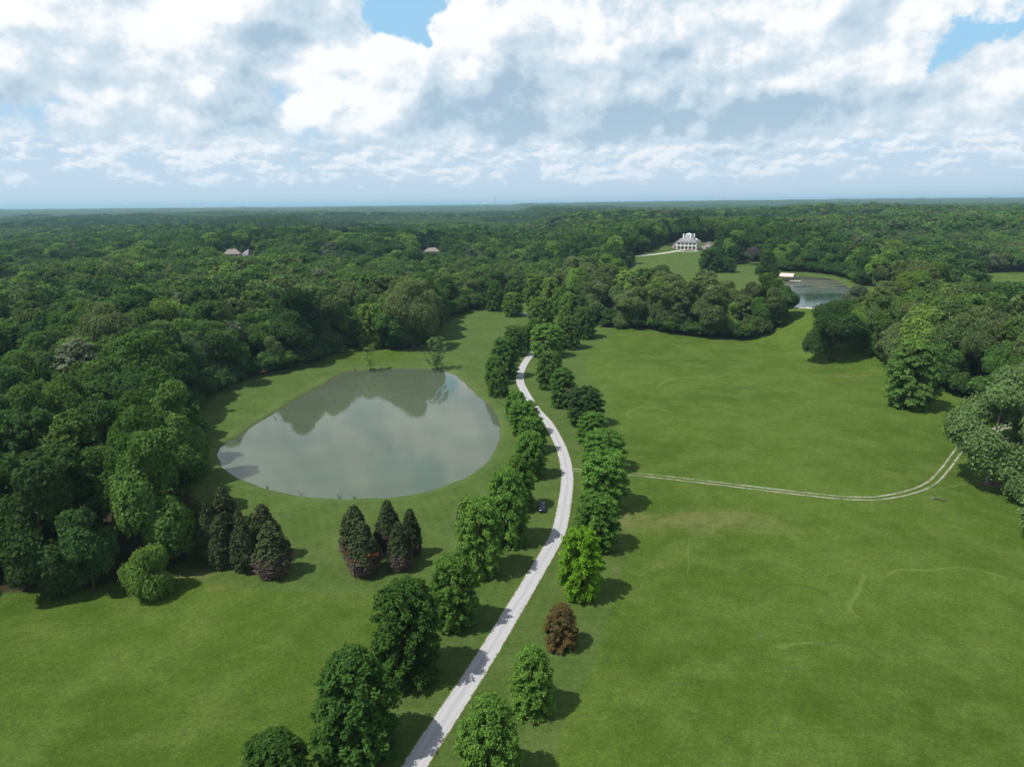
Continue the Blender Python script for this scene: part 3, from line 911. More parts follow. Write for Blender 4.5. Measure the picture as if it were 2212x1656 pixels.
PIN = []
for i in range(5):
    pr = [lambda t: max(0.0, 1 - ((t - 0.34) / 0.68) ** 2) ** 0.55, lambda t: max(0.0, 1 - ((t - 0.42) / 0.62) ** 2) ** 0.5, lambda t: max(0.0, 1 - ((t - 0.26) / 0.76) ** 2) ** 0.7,
          lambda t: max(0.0, 1 - ((t - 0.45) / 0.60) ** 2) ** 0.42, lambda t: max(0.0, 1 - ((t - 0.38) / 0.64) ** 2) ** 0.5][i]
    PIN.append(Kind(crown_mesh('crown', *tier_crown(100 + i, prof=pr, nb=210, seg=5, per=30, leaf=0.20, cl=0.55, flat=0.5)), trunk_mesh('trunk', 12, 0.22, 9, 0.86, 0.6, 4.2, 100 + i, z1=0.14), 12.0, 4.2))
BROAD = []
for i in range(6):
    sc_, lc_ = broad_crown(200 + i, H=20, Rr=[6.2, 5.4, 6.8, 5.0, 6.0, 7.0][i], nl=[11, 9, 14, 8, 12, 16][i], clumps=900, per=30, leaf=0.29, lob=[0.46, 0.5, 0.42, 0.55, 0.45, 0.38][i], zb=[0.2, 0.28, 0.2, 0.3, 0.16, 0.2][i])
    BROAD.append(Kind(crown_mesh('crown', *sc_), trunk_mesh('trunk', 20, 0.36, 8, 0.72, 0.7, 6, 200 + i, z1=0.25), 20.0, 6.2))
for i in range(3):
    BROAD.append(Kind(crown_mesh('crown', *tier_crown(260 + i, H=20, Rr=[4.8, 5.6, 5.0][i], zb=0.14, nb=[120, 140, 110][i], seg=5, per=34, leaf=0.27, cl=0.62, flat=0.8, droop=-0.35,
        prof=[lambda t: max(0.0, 1 - ((t - 0.45) / 0.62) ** 2) ** 0.6, lambda t: max(0.0, 1 - ((t - 0.5) / 0.56) ** 2) ** 0.45, lambda t: (1 - t) ** 0.5 * min(1, 0.5 + t * 2)][i])),
        trunk_mesh('trunk', 20, 0.34, 8, 0.8, 0.6, 5, 260 + i, z1=0.25), 20.0, 5.0))
EDGE = []
for i in range(3):
    sc_, lc_ = broad_crown(230 + i, H=16, Rr=4.6, zb=0.02, nl=32, clumps=1150, per=28, leaf=0.26, lob=0.35, zlo=0.10)
    EDGE.append(Kind(crown_mesh('crown', *sc_), trunk_mesh('trunk', 16, 0.28, 6, 0.72, 0.7, 4.6, 230 + i, z1=0.2), 16.0, 4.6))
CEDAR = [Kind(crown_mesh('crown', *cedar_crown(300 + i)), trunk_mesh('trunk', 10, 0.16, 0, 0.9, seed=300 + i), 10.0, 2.3) for i in range(3)]
CEDAR_TOP = Kind(crown_mesh('crown', *cedar_crown(310, n=460, lo=0.30)), CEDAR[0].trunk, 10.0, 2.3)
sc_ = cedar_crown(311, n=520, per=9, leaf=0.34, lo=0.0, hi_=0.40, spiky=0.3)
DEAD_SKIRT = crown_mesh('dead_twigs', *sc_, ratio=0.16)
sc_ = cedar_crown(312, n=40, per=14, leaf=0.22, lo=0.36, hi_=0.5)
RUST_PATCH = crown_mesh('rust_needles', sc_[0], sc_[1], sc_[2], sc_[3])
g_ = np.random.default_rng(5)
def sapling(seed, H, Rr, n, per, leaf, stems):
    g = np.random.default_rng(seed)
    cc, cn = [], []
    for k in range(n):
        a = k * 2.4 + g.random(); t = 0.12 + 0.86 * g.random(); r = Rr * (0.25 + 0.75 * g.random()) * math.sin(min(1, 0.25 + t) * 2.2) ** 1
        cc.append((math.cos(a) * r, math.sin(a) * r, t * H)); cn.append((math.cos(a) * 0.4, math.sin(a) * 0.4, 0.8))
    cc, cn = np.array(cc), np.array(cn)
    s = scatter(cc, cn, np.full(n, 0.45), 0.3 + 0.5 * g.random(n), per, leaf, 0.7, 0.3, g)
    return Kind(crown_mesh('crown', *s), trunk_mesh('trunk', H, 0.07, 14, 0.92, 0.9, Rr, seed, stems, z1=0.2), H, Rr)
SAPL = [sapling(400, 7.0, 2.6, 95, 16, 0.17, 3), sapling(401, 7.0, 1.9, 50, 14, 0.16, 2)]
sc_, _l = broad_crown(420, H=6, Rr=4.2, zb=0.0, nl=22, clumps=700, per=26, leaf=0.17, lob=0.32, zlo=0.16)
BUSH = Kind(crown_mesh('crown', *sc_), trunk_mesh('trunk', 6, 0.12, 4, 0.6, seed=3, Rr=3), 6.0, 4.2)
# leafless tree: bundles of fine twigs
def twig_tree(seed, H, Rr):
    g = np.random.default_rng(seed)
    N = 5200
    d = unit(N, g); d[:, 2] = np.abs(d[:, 2]) * 0.9 - 0.15
    t = g.random(N) ** 0.5
    p = d * t[:, None] * np.array([Rr, Rr, H * 0.42]) + np.array([0, 0, H * 0.52])
    al = d + np.array([0, 0, 0.6])
    return Kind(crown_mesh('crown', p, unit(N, g), np.full(N, 0.55), 0.5 + 0.2 * g.normal(size=N), 0.10, al), trunk_mesh('trunk', H, 0.3, 12, 0.85, 0.9, Rr, seed, z1=0.15), H, Rr)
TWIG = twig_tree(430, 14.0, 6.5)
# great spreading oak and sycamore
sc_, _l = broad_crown(452, H=24, Rr=10.0, zb=0.02, nl=34, clumps=1300, per=30, leaf=0.30, lob=0.27, zlo=0.16)
GREAT = Kind(crown_mesh('crown', *sc_), trunk_mesh('trunk', 24, 0.75, 12, 0.75, 0.8, 9, 440, z1=0.12), 24.0, 10.0)
sc_, _l = broad_crown(441, H=22, Rr=9.0, zb=0.0, nl=38, clumps=1200, per=28, leaf=0.28, lob=0.24, zlo=0.12)
SYC = Kind(crown_mesh('crown', *sc_), trunk_mesh('trunk', 22, 0.5, 8, 0.74, 0.35, 9, 441, z1=0.3), 22.0, 9.0)

def tree(name, kind, x, y, H, W, mat, label, group=None, bark=None, cat='tree', rz=None, z=None):
    """a tree: crown and trunk under an empty at its foot; H height, W crown width"""
    t = empty(name, (x, y, float(T0(x, y)) if z is None else z), random.random() * 6.283 if rz is None else rz)
    sx = W / (2 * kind.R); sz = H / kind.H
    t.scale = (sx, sx, sz)
    tag(t, label, cat, group)
    for me, m_, nm in ((kind.crown, mat, 'crown'), (kind.trunk, bark or M_BARK, 'trunk')):
        if not me.materials: me.materials.append(None)
        o = bpy.data.objects.new(nm, me); COL.objects.link(o); o.parent = t
        o.material_slots[0].link = 'OBJECT'; o.material_slots[0].material = m_
    return t

def add_part(t, nm, me, m_, label=None):
    if not me.materials: me.materials.append(None)
    o = bpy.data.objects.new(nm, me); COL.objects.link(o); o.parent = t
    o.material_slots[0].link = 'OBJECT'; o.material_slots[0].material = m_
    if label: o['label'] = label
    return o

def measure(px, py, wpx, top):
    """foot, height and crown width in metres from their size in the photograph"""
    x, y = hit(px, py)
    d = ray(px, top); t = y / d.y
    H = CAM_H + d.z * t - float(T0(x, y))
    Dp = y * math.cos(R(PITCH)) + (CAM_H - float(T0(x, y))) * math.sin(R(PITCH))
    return x, y, H, wpx * Dp / F

USED = []
def place(name, kind, px, py, wpx, top, mat, label, group=None, **k):
    x, y, H, W = measure(px, py, wpx, top)
    USED.append((x, y, W / 2))
    return tree(name, kind, x, y, H, W, mat, label, group, **k)

O = LM['oak']
left_row = [(600, 1735, 165, 1590, 'cut by the bottom edge of the photo, left row'), (772, 1628, 196, 1402, 'biggest, with a dense rounded crown, lowest whole tree of the left row'),
            (885, 1462, 160, 1256, 'tall and shaggy, just above the biggest tree of the left row'), (982, 1350, 114, 1203, 'rounded and mid-sized, third whole tree up the left row'),
            (1037, 1238, 108, 1078, 'fourth whole tree up the left row, before the half hidden cedar'), (1097, 1172, 100, 1012, 'fifth whole tree up the left row, left of the dark car'),
            (1119, 1098, 76, 982, 'sixth up the left row, half hidden above the car'), (1146, 1030, 74, 932, 'seventh up the left row, beside the bend of the drive'),
            (1150, 975, 66, 900, 'eighth up the left row, level with the middle of the pond'), (1132, 937, 74, 866, 'ninth up the left row, leaning towards the pond'),
            (1116, 905, 54, 845, 'tenth up the left row, last before the gap by the pond corner'), (1077, 855, 50, 795, 'small with a bare stem, first beyond the gap left of the drive'),
            (1069, 830, 46, 768, 'second of the upper group left of the drive'), (1091, 815, 68, 729, 'broadest of the upper group left of the drive'),
            (1110, 768, 48, 705, 'fourth of the upper group left of the drive'), (1132, 757, 36, 704, 'slimmest of the upper group, where the drive disappears')]
GL = 'oaks along the left side of the drive'
for i, (px, py, w, top, lb) in enumerate(left_row):
    place('avenue_oak', PIN[(i * 2) % 5], px, py, w * 0.93, top, LM['darkoak'] if i in (0, 1, 2) else (LM['mid'] if i >= 11 else O), 'dark green oak, ' + lb, GL)
right_row = [(1058, 1695, 150, 1504, 'O', 'green oak with a pointed top, cut by the bottom edge right of the drive', 2), (1150, 1535, 102, 1394, 'O', 'slim pointed green oak, second from the bottom right of the drive', 2),
             (1255, 1288, 104, 1145, 'L', 'bright lime green tree standing in the right row of the drive', 1), (1287, 1182, 110, 1072, 'O', 'dark oak just behind the lime green tree', 1),
             (1306, 1095, 112, 976, 'O', 'broad dark oak right of the drive where the farm track begins', 3), (1303, 1012, 102, 928, 'O', 'oak right of the drive, just above the start of the farm track', 4),
             (1279, 955, 74, 890, 'O', 'oak right of the drive, third above the farm track', 0), (1264, 917, 84, 838, 'D', 'darker wide oak right of the drive, fourth above the farm track', 3),
             (1214, 878, 60, 795, 'F', 'oak right of the drive beside the narrow end of the bend', 4), (1186, 838, 64, 758, 'F', 'lighter green oak at the bend where the drive disappears', 1),
             (1181, 770, 78, 701, 'O', 'wide dark oak covering the drive above the bend', 3), (1226, 752, 62, 682, 'F', 'oak casting shade on the meadow, upper end of the right row', 4),
             (1262, 730, 54, 662, 'F', 'oak at the meadow edge near the top of the right row', 0), (1248, 706, 50, 638, 'F', 'light green oak at the very top of the right row', 1)]
GR = 'oaks along the right side of the drive'
for i, (px, py, w, top, mt, lb, k) in enumerate(right_row):
    place('avenue_oak', PIN[k], px, py, w * 0.93, top, {'O': O, 'L': LM['lime'], 'F': LM['mid'], 'D': LM['deep']}[mt], lb, GR)
place('russet_tree', PIN[2], 1212, 1394, 74, 1304, LM['russet'], 'small brown leaved tree right of the drive, below the lime green one')
place('pale_sapling', SAPL[0], 1238, 885, 44, 838, LM['grey'], 'small pale thinly leaved tree in the right row, beside a dark oak')
GT = 'trees where the drive meets the woods'
for (px, py, w, top, mt, k, lb) in [(1071, 671, 40, 604, 'mid', 2, 'tall bare stemmed oak on the lawn left of where the drive enters the woods'), (1108, 682, 46, 632, 'fresh', 1, 'round lawn tree with an oval shadow, in front of the gravel drive'),
        (1111, 652, 42, 604, 'mid', 0, 'round tree behind the gravel drive, before the dark woods'), (1158, 660, 56, 592, 'fresh', 3, 'tall pale green tree at the woods edge above the drive'),
        (1190, 668, 44, 600, 'fresh', 1, 'pale green tree right of the tallest pale one above the drive'), (1210, 680, 34, 620, 'oak', 2, 'slim dark tree with a bare stem above the right row'),
        (1168, 712, 60, 642, 'fresh', 4, 'tall round tree at the upper end of the left row'), (1158, 732, 42, 686, 'oak', 0, 'smaller tree below the tall round one near the drive'), (1228, 690, 44, 630, 'fresh', 2, 'light tree between right row and woods')]:
    place('lawn_oak', PIN[k], px, py, w, top, LM[mt], lb, GT)

# cedars
GC = 'cedars below the pale pond'
ced = [(438, 1202, 44, 1078, 0, 0, 'leftmost dark cedar against the woods below the pond'), (458, 1214, 48, 1082, 1, 0, 'dark cedar, second from the woods below the pond'),
       (489, 1150, 54, 1050, 2, 0, 'dark cedar farthest back, beside the pond shore'), (481, 1224, 50, 1112, 0, 0, 'dark cedar at the front of the left clump'),
       (524, 1196, 34, 1097, 1, 0, 'slim brownish cedar in the middle of the left clump'), (530, 1230, 54, 1118, 2, 0, 'cedar with a small brown spot in the left clump'),
       (576, 1208, 68, 1087, 0, 0, 'broad dark cedar behind the right end of the left clump'), (594, 1241, 74, 1124, 3, 0, 'cedar with dead grey foot, right end of the left clump'),
       (770, 1206, 64, 1090, 4, 0, 'tall cedar with thin grey foot, left back of the right clump'), (788, 1238, 66, 1124, 3, 1, 'cedar with rust needles and bare grey twigs up to half its height'),
       (841, 1184, 52, 1078, 4, 0, 'tallest cedar of the right clump, nearest the pond'), (889, 1200, 44, 1097, 4, 0, 'slim cedar at the right end of the right clump'),
       (866, 1228, 52, 1125, 3, 0, 'cedar with bare grey twigs, front right of the right clump'), (1003, 1152, 34, 1074, 1, 0, 'cedar half hidden behind an oak of the left row')]
for (px, py, w, top, k, rust, lb) in ced:
    kd = CEDAR[k] if k < 3 else CEDAR_TOP
    t = place('cedar', kd, px, py, w * 1.12, top + 3, LM['cedar'], lb, GC)
    if k >= 3: add_part(t, 'dead_twigs', DEAD_SKIRT, LM['dead'], 'bare grey lower twigs')
    if rust: add_part(t, 'rust_needles', RUST_PATCH, LM['rust'], 'patch of rust coloured needles')
place('woodland_tree', EDGE[2], 205, 1276, 112, 1100, LM['deep'], 'dark green tree closing the gap left of the round bush')
place('round_bush', BUSH, 327, 1284, 106, 1184, LM['fresh'], 'round fresh green bush alone before the left woods')
place('small_shrub', BUSH, 547, 1138, 20, 1106, LM['bright'], 'bright green shrub between the cedars of the left clump', cat='shrub')
place('small_shrub', BUSH, 562, 1212, 16, 1190, LM['bright'], 'low bright shrub at the foot of the left cedars', cat='shrub')
place('shore_willow', SAPL[1], 800, 798, 34, 742, LM['fresh'], 'thin upright willow on the far shore of the pale pond')
place('shore_willow', SAPL[0], 943, 797, 52, 727, LM['sycamore'], 'wider loose willow at the far right corner of the pale pond')

# right side
place('pond_oak', GREAT, 893, 753, 116, 606, LM['olive'], 'huge olive brown oak at the wood corner behind the pale pond')
place('pond_tree', PIN[3], 803, 752, 60, 656, LM['fresh'], 'yellow green tree left of the huge oak behind the pale pond')
place('woodland_tree', EDGE[0], 1664, 716, 66, 622, LM['olive'], 'olive tree at the right end of the middle wood')
place('woodland_tree', EDGE[1], 1690, 696, 60, 618, LM['deep'], 'dark green tree at the right tip of the middle wood, by the far pond')
place('great_oak', GREAT, 1796, 779, 124, 650, LM['deep'], 'huge lone oak at the right edge of the meadow')
place('meadow_tree', PIN[1], 1966, 880, 108, 740, LM['mid'], 'mid green tree standing alone on the meadow edge, nearer than the huge oak')
GS = 'pale sycamores at the right edge'
place('sycamore', SYC, 2135, 1046, 190, 842, LM['sycamore'], 'pale leaved sycamore over the end of the farm track', GS, bark=M_SNAG)
place('sycamore', SYC, 2205, 1010, 180, 795, LM['sycamore'], 'sycamore with white limbs behind the track end', GS, bark=M_PALEBARK, rz=1.0)
place('sycamore', SYC, 2268, 1100, 170, 880, LM['sycamore'], 'sycamore cut by the right edge of the photo', GS, bark=M_PALEBARK, rz=2.2)
place('sycamore', PIN[3], 2268, 1170, 130, 1000, LM['sycamore'], 'low hanging sycamore branches cut by the right edge', GS, bark=M_PALEBARK)
place('lake_tree', PIN[1], 1533, 588, 48, 538, LM['deep'], 'dark round tree at the right foot of the mansion lawn', 'trees on the lawn by the far pond')
place('lake_tree', PIN[4], 1541, 575, 42, 533, LM['deep'], 'dark tree behind the roundest one beside the mansion lawn', 'trees on the lawn by the far pond')
place('lake_tree', PIN[1], 1572, 588, 38, 557, LM['deep'], 'smaller round tree right of the mansion lawn', 'trees on the lawn by the far pond')
place('lake_tree', PIN[4], 1587, 569, 42, 530, LM['deep'], 'dark tree left of the purple grey one', 'trees on the lawn by the far pond')
place('bare_tree', TWIG, 1624, 572, 34, 533, LM['purple'], 'leafless purple grey tree above the far pond')
place('lake_tree', PIN[1], 1657, 588, 34, 542, LM['deep'], 'round tree with bare stem right of the purple grey one', 'trees on the lawn by the far pond')
place('lake_tree', PIN[0], 1640, 592, 20, 573, LM['mid'], 'very small tree on the slope to the far pond', 'trees on the lawn by the far pond')
place('lake_tree', PIN[2], 1673, 598, 18, 568, LM['deep'], 'slim small tree left of the boat shelter', 'trees on the lawn by the far pond')
place('lake_tree', BROAD[0], 1846, 680, 56, 616, LM['grey'], 'grey green tree over the right shore of the far pond', 'trees on the lawn by the far pond')

# ------------------------------------------------------------------ woods
def far_card(seed, leafs, leaf, H, Rr, nl, lob, zb=0.2):
    sc_, _ = broad_crown(seed, H=H, Rr=Rr, zb=zb, nl=nl, clumps=leafs // 8, per=8, leaf=leaf, lob=lob)
    return crown_mesh('woodland_crown', *sc_)

HALF = 0.80
def wood_points():
    g = np.random.default_rng(11)
    pts = []
    for (y0, y1, cell) in ((40, 1400, 10.8), (1400, 4300, 12.2)):
        xm = HALF * y1 + 60
        nxn, nyn = int(2 * xm / cell), int((y1 - y0) / cell)
        ix, iy = np.meshgrid(np.arange(nxn), np.arange(nyn))
        x = -xm + (ix.ravel() + 0.5 + (g.random(ix.size) - 0.5) * 0.85) * cell
        y = y0 + (iy.ravel() + 0.5 + (g.random(ix.size) - 0.5) * 0.85) * cell
        k = (np.abs(x) < HALF * y + 45)
        pts.append(np.stack([x[k], y[k]], 1))
    P = np.vstack(pts)
    keep = np.ones(len(P), bool)
    for poly in OPEN: keep &= ~in_poly(P[:, 0], P[:, 1], poly)
    P = P[keep]
    d = np.full(len(P), 99.0)
    nr = (np.abs(P[:, 0]) < 480) & (P[:, 1] < 900)
    d[nr] = dist_line(P[nr, 0], P[nr, 1], open_main)
    keep = d > 2.5
    # leave out stray trees behind the camera's right where nothing stands
    keep &= ~((P[:, 0] > 150) & (P[:, 1] < 150))
    # the cedars and the sycamores have their own ground
    for (ux, uy, ur) in USED:
        keep &= np.hypot(P[:, 0] - ux, P[:, 1] - uy) > max(2.0, ur * 0.55)
    return P[keep], d[keep]
WP, WD = wood_points()
gw = np.random.default_rng(12)
n_w = len(WP)
wx, wy = WP[:, 0], WP[:, 1]
wz = T0(wx, wy)
edgy = WD < 9.0
wh = 24.0 + 4.5 * (gw.random(n_w) - 0.5) * 2 + 5.0 * (vnoise(wx, wy, 60, 31) - 0.5) * 2
wh *= np.where(edgy, 0.86 + 0.12 * gw.random(n_w), 1.0)
wh *= np.where(gw.random(n_w) < 0.08, 0.7, 1.0)
clump = (wx > 40) & (wx < 210) & (wy > 350) & (wy < 540)
wh = np.where(clump, wh * (0.98 - 0.25 * ss((wx - 110) / 40.0)), wh)
wh = np.where((wx < 5) & (wx > -110) & (wy > 330) & (wy < 430), wh * 1.30, wh)
wh = np.where((wx < -90) & (wx > -220) & (wy > 230) & (wy < 380), wh * 1.12, wh)
# stands of different age and kind
sg = np.random.default_rng(91)
stc = np.stack([sg.uniform(-3300, 3300, 420), 430 + 3900 * sg.random(420) ** 1.3], 1)
sth = 0.66 + 0.46 * sg.random(420); stk = sg.random(420)
wob_x = wx + (vnoise(wx, wy, 50, 71) - 0.5) * 60; wob_y = wy + (vnoise(wx, wy, 50, 72) - 0.5) * 60
stand = np.zeros(n_w, int); best = np.full(n_w, 1e18)
for k in range(420):
    d2 = ((wob_x - stc[k, 0]) * 0.75) ** 2 + ((wob_y - stc[k, 1]) * 1.5) ** 2
    m = d2 < best; best[m] = d2[m]; stand[m] = k
farst = ss((wy - 430) / 120) * (1 - clump)
wh = wh * (1 + farst * (sth[stand] - 1))
infield = (wx > 300) & (wy > 370) & (wy < 510)
wh = np.where(infield, wh * 0.70, wh)
low = np.zeros(n_w, bool)
for hx, hy in ((-330, 905), (-100, 950)):
    low |= (np.hypot((wx - hx) / 32.0, (wy - hy + 38) / 46.0) < 1.0)
wh = np.where(low, wh * 0.55, wh)
d_ = ray(2130, 608); m = (wx > 0.60 * wy) & (wy > 260) & (wy < 506)
wh = np.where(m, np.clip(np.minimum(wh, CAM_H + wy * d_.z / d_.y - wz - 0.5), 8.0, 40.0), wh)
# the young growth that leaves the distant roofs in view
for (px, py, hy_) in ((501, 548, 868.0), (534, 549, 860.0), (933, 541, 915.0)):
    d_ = ray(px, py); lx_ = wy * d_.x / d_.y; lz_ = CAM_H + wy * d_.z / d_.y
    m = (np.abs(wx - lx_) < 19) & (wy < hy_ - 4) & (wy > hy_ - 420)
    wh = np.where(m, np.clip(np.minimum(wh, lz_ - wz - 2.5), 3.0, 40.0), wh)
ww = wh * (0.52 + 0.20 * gw.random(n_w))
ww = np.where(clump, ww * 1.15, ww)
# leaf colours in drifts
f1 = vnoise(wx, wy, 75, 41); f2 = vnoise(wx, wy, 38, 42); f3 = gw.random(n_w)
v = f1 * 0.45 + f2 * 0.25 + f3 * 0.30
v = np.where(wy > 500, stk[stand] * 0.55 + f2 * 0.10 + f3 * 0.35, v)
leftish = wx < -20 - wy * 0.05
TN = ['deep', 'mid', 'olive', 'fresh', 'grey']
col = np.where(v < 0.42, 0, np.where(v < 0.56, 1, np.where(v < 0.68, 2, 1)))
col = np.where(clump & (f3 < 0.62), 2, col)
rightw = (wx > 150) & (wy < 520)
col = np.where(rightw & (f3 > 0.55), 2, col)
col = np.where((f3 > 0.90), 3, col)
col = np.where(((f3 > 0.47) & (f3 < (0.49 + 0.03 * rightw))), 4, col)
dark = (wx < 150 + 0.1 * wy) & (wy > 1500) & (vnoise(wx, wy * 0.45, 420, 44) > 0.42) & (wy > 1500) & (wy < 3400)  # cloud shadow across the distant woods, put into the leaf colour
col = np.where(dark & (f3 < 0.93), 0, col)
band = (wy > 700) & (wy < 1500)
nearleft = (wx < 0) & (wy < 235)
col = np.where(nearleft, np.where(f3 < 0.62, 0, 1), col)
ww = np.where(nearleft, np.minimum(ww, 14.5), ww)
col = np.where(band & leftish & (v > 0.45) & (f3 < 0.6), 1, col)
# sizes in the photograph, for choosing the trees that are things of their own
dd = np.hypot(wx, wy)
dpt = wy * math.cos(R(PITCH)) + (CAM_H - wz) * math.sin(R(PITCH))
sx_ = 1106 + F * wx / dpt
seen = (sx_ > -20) & (sx_ < 2232)
basey = 828 + F * ((CAM_H - wz - wh * 0.6) * math.cos(R(PITCH)) - wy * math.sin(R(PITCH))) / dpt
seen &= basey < 1640
score = ww / dpt * np.where(WD < 11, 2.6, np.where(WD < 20, 1.5, 1.0)) * seen
order = np.argsort(-score)
single = np.zeros(n_w, bool); single[order[:296]] = True

def zone(x, y):
    if x < 40 and y < 172: return 'of the woods, lower left'
    if x < -60 and y < 260: return 'left of the pale pond'
    if x < -95 and y < 420: return 'behind the left shore'
    if x < 0: return 'beyond the pale pond'
    if x < 45: return 'where the drive enters'
    if x < 215 and y < 540: return 'of the middle wood'
    if y < 430: return 'of the right woods'
    if y < 620: return 'around the far pond'
    return 'by the mansion lawn'
TW = {0: 'dark green', 1: 'mid green', 2: 'olive', 3: 'yellow green', 4: 'grey green'}
sel = np.nonzero(single)[0]
sel = sel[np.argsort(wy[sel])]
ORD = ['first', 'second', 'third', 'fourth', 'fifth', 'sixth', 'seventh', 'eighth', 'ninth', 'tenth', 'eleventh', 'twelfth', 'thirteenth', 'fourteenth', 'fifteenth', 'sixteenth', 'seventeenth', 'eighteenth', 'nineteenth', 'twentieth']
base_label = {}
for i in sel:
    c = int(col[i]); zn = zone(float(wx[i]), float(wy[i]))
    rank = 'at the edge' if WD[i] < 9 else ('in second rank' if WD[i] < 17 else 'deep inside')
    if zn.startswith('of') and rank == 'deep inside': rank = 'in the depths'
    big = 'tall' if wh[i] > 25.5 else ('low' if wh[i] < 20 else 'middling')
    shape = 'broad' if ww[i] > 16.2 else ('narrow' if ww[i] < 13.2 else 'round')
    base_label[i] = f"{big} {shape} {TW[c]} tree {rank} {zn}"
for i in sel:
    x, y = float(wx[i]), float(wy[i])
    c = int(col[i]); lb = base_label[i]
    like = sorted([k for k in sel if base_label[k] == lb], key=lambda k: sx_[k])
    full = lb
    if len(like) > 1:
        k = like.index(i)
        full = lb + (', leftmost such' if k == 0 else (', rightmost such' if k == len(like) - 1 else ', ' + ORD[min(k, 19)] + ' from left'))
    kd = EDGE[i % 3] if WD[i] < 11 else BROAD[int(gw.integers(9))]
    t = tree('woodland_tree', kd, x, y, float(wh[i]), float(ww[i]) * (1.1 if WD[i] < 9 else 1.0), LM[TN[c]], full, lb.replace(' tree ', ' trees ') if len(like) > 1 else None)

# the rest of the woods: one object, copies set by geometry nodes
protos = bpy.data.collections.new('woodland_kinds')
def proto(nm, me_, mat, bark=None):
    if not me_.materials: me_.materials.append(None)
    o = bpy.data.objects.new(nm, me_); protos.objects.link(o)
    o.material_slots[0].link = 'OBJECT'; o.material_slots[0].material = mat
    return o
LOD = []
base_near = [BROAD[k].crown for k in (0, 6, 2)]
mids = [far_card(500 + k, 3600, 0.62, 20, [6.2, 5.6, 6.8][k], [11, 9, 14][k], [0.46, 0.5, 0.42][k]) for k in range(3)]
fars = [far_card(520 + k, 1300, 1.05, 20, [6.2, 5.6, 6.6][k], [9, 7, 11][k], [0.48, 0.52, 0.45][k]) for k in range(3)]
names = []
for L_, shapes in enumerate((base_near, mids, fars)):
    for c in range(5):
        for k, me_ in enumerate(shapes):
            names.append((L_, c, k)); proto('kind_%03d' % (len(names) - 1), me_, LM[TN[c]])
lut = {n: i for i, n in enumerate(names)}
rest = np.nonzero(~single)[0]
lv = np.where(wy[rest] < 330, 0, np.where(wy[rest] < 950, 1, 2))
kk = gw.integers(0, 3, len(rest))
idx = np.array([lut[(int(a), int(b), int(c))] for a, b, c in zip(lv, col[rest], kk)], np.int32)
pm = bpy.data.meshes.new('woods')
pm.vertices.add(len(rest)); pm.vertices.foreach_set('co', np.stack([wx[rest], wy[rest], wz[rest]], 1).astype(np.float32).ravel())
a = pm.attributes.new('pick', 'INT', 'POINT'); a.data.foreach_set('value', idx)
a = pm.attributes.new('turn', 'FLOAT', 'POINT'); a.data.foreach_set('value', (gw.random(len(rest)) * 6.283).astype(np.float32))
a = pm.attributes.new('size', 'FLOAT_VECTOR', 'POINT')
wf = np.where(wy[rest] > 1400, 1.12, 1.0)
sv = np.stack([ww[rest] / 10.4 * wf, ww[rest] / 10.4 * wf, wh[rest] / 20.0], 1).astype(np.float32)
a.data.foreach_set('vector', sv.ravel())
woods = link('woods', pm)
ng = bpy.data.node_groups.new('woods_copies', 'GeometryNodeTree')
ng.interface.new_socket('Geometry', in_out='INPUT', socket_type='NodeSocketGeometry')
ng.interface.new_socket('Geometry', in_out='OUTPUT', socket_type='NodeSocketGeometry')
gi, go_ = ng.nodes.new('NodeGroupInput'), ng.nodes.new('NodeGroupOutput')
ci = ng.nodes.new('GeometryNodeCollectionInfo'); ci.inputs['Collection'].default_value = protos
ci.inputs['Separate Children'].default_value = True; ci.inputs['Reset Children'].default_value = True
ip = ng.nodes.new('GeometryNodeInstanceOnPoints'); ip.inputs['Pick Instance'].default_value = True
def nattr(nm, typ):
    n = ng.nodes.new('GeometryNodeInputNamedAttribute'); n.data_type = typ; n.inputs['Name'].default_value = nm; return n.outputs['Attribute']
ng.links.new(gi.outputs[0], ip.inputs['Points']); ng.links.new(ci.outputs[0], ip.inputs['Instance'])
ng.links.new(nattr('pick', 'INT'), ip.inputs['Instance Index'])
cx_ = ng.nodes.new('ShaderNodeCombineXYZ'); ng.links.new(nattr('turn', 'FLOAT'), cx_.inputs[2])
ng.links.new(cx_.outputs[0], ip.inputs['Rotation']); ng.links.new(nattr('size', 'FLOAT_VECTOR'), ip.inputs['Scale'])
ng.links.new(ip.outputs[0], go_.inputs[0])
md = woods.modifiers.new('copies', 'NODES'); md.node_group = ng
tag(woods, 'dense green deciduous woods covering the land to the horizon', 'woods', kind='stuff')

# understorey: low bushes along the rims of the woods, as part of the ground cover
ug = np.random.default_rng(15)
up_, us2, ui = [], [], []
rim = smooth_path(open_main, 2.2, True)
for (x, y) in rim:
    for s_ in range(2):
        a_ = ug.random() * 6.283; r_ = 1.0 + 4.5 * ug.random()
        qx, qy = x + math.cos(a_) * r_, y + math.sin(a_) * r_
        if in_poly(np.array([qx]), np.array([qy]), open_main)[0] or qy < 185 or qy > 700 or qy > 860: continue
        if qx > 200 and qy < 170: continue
        if 160 < qx < 260 and 396 < qy < 420: continue
        up_.append((qx, qy)); us2.append(0.9 + 1.3 * ug.random()); ui.append(ug.integers(0, 5))
up_ = np.array(up_)
um = bpy.data.meshes.new('undergrowth')
um.vertices.add(len(up_)); um.vertices.foreach_set('co', np.stack([up_[:, 0], up_[:, 1], T0(up_[:, 0], up_[:, 1]) - 0.5], 1).astype(np.float32).ravel())
a = um.attributes.new('pick', 'INT', 'POINT'); a.data.foreach_set('value', np.array([lut[(1, int([0, 0, 1, 0, 1][k]), int(k) % 3)] for k in ui], np.int32))
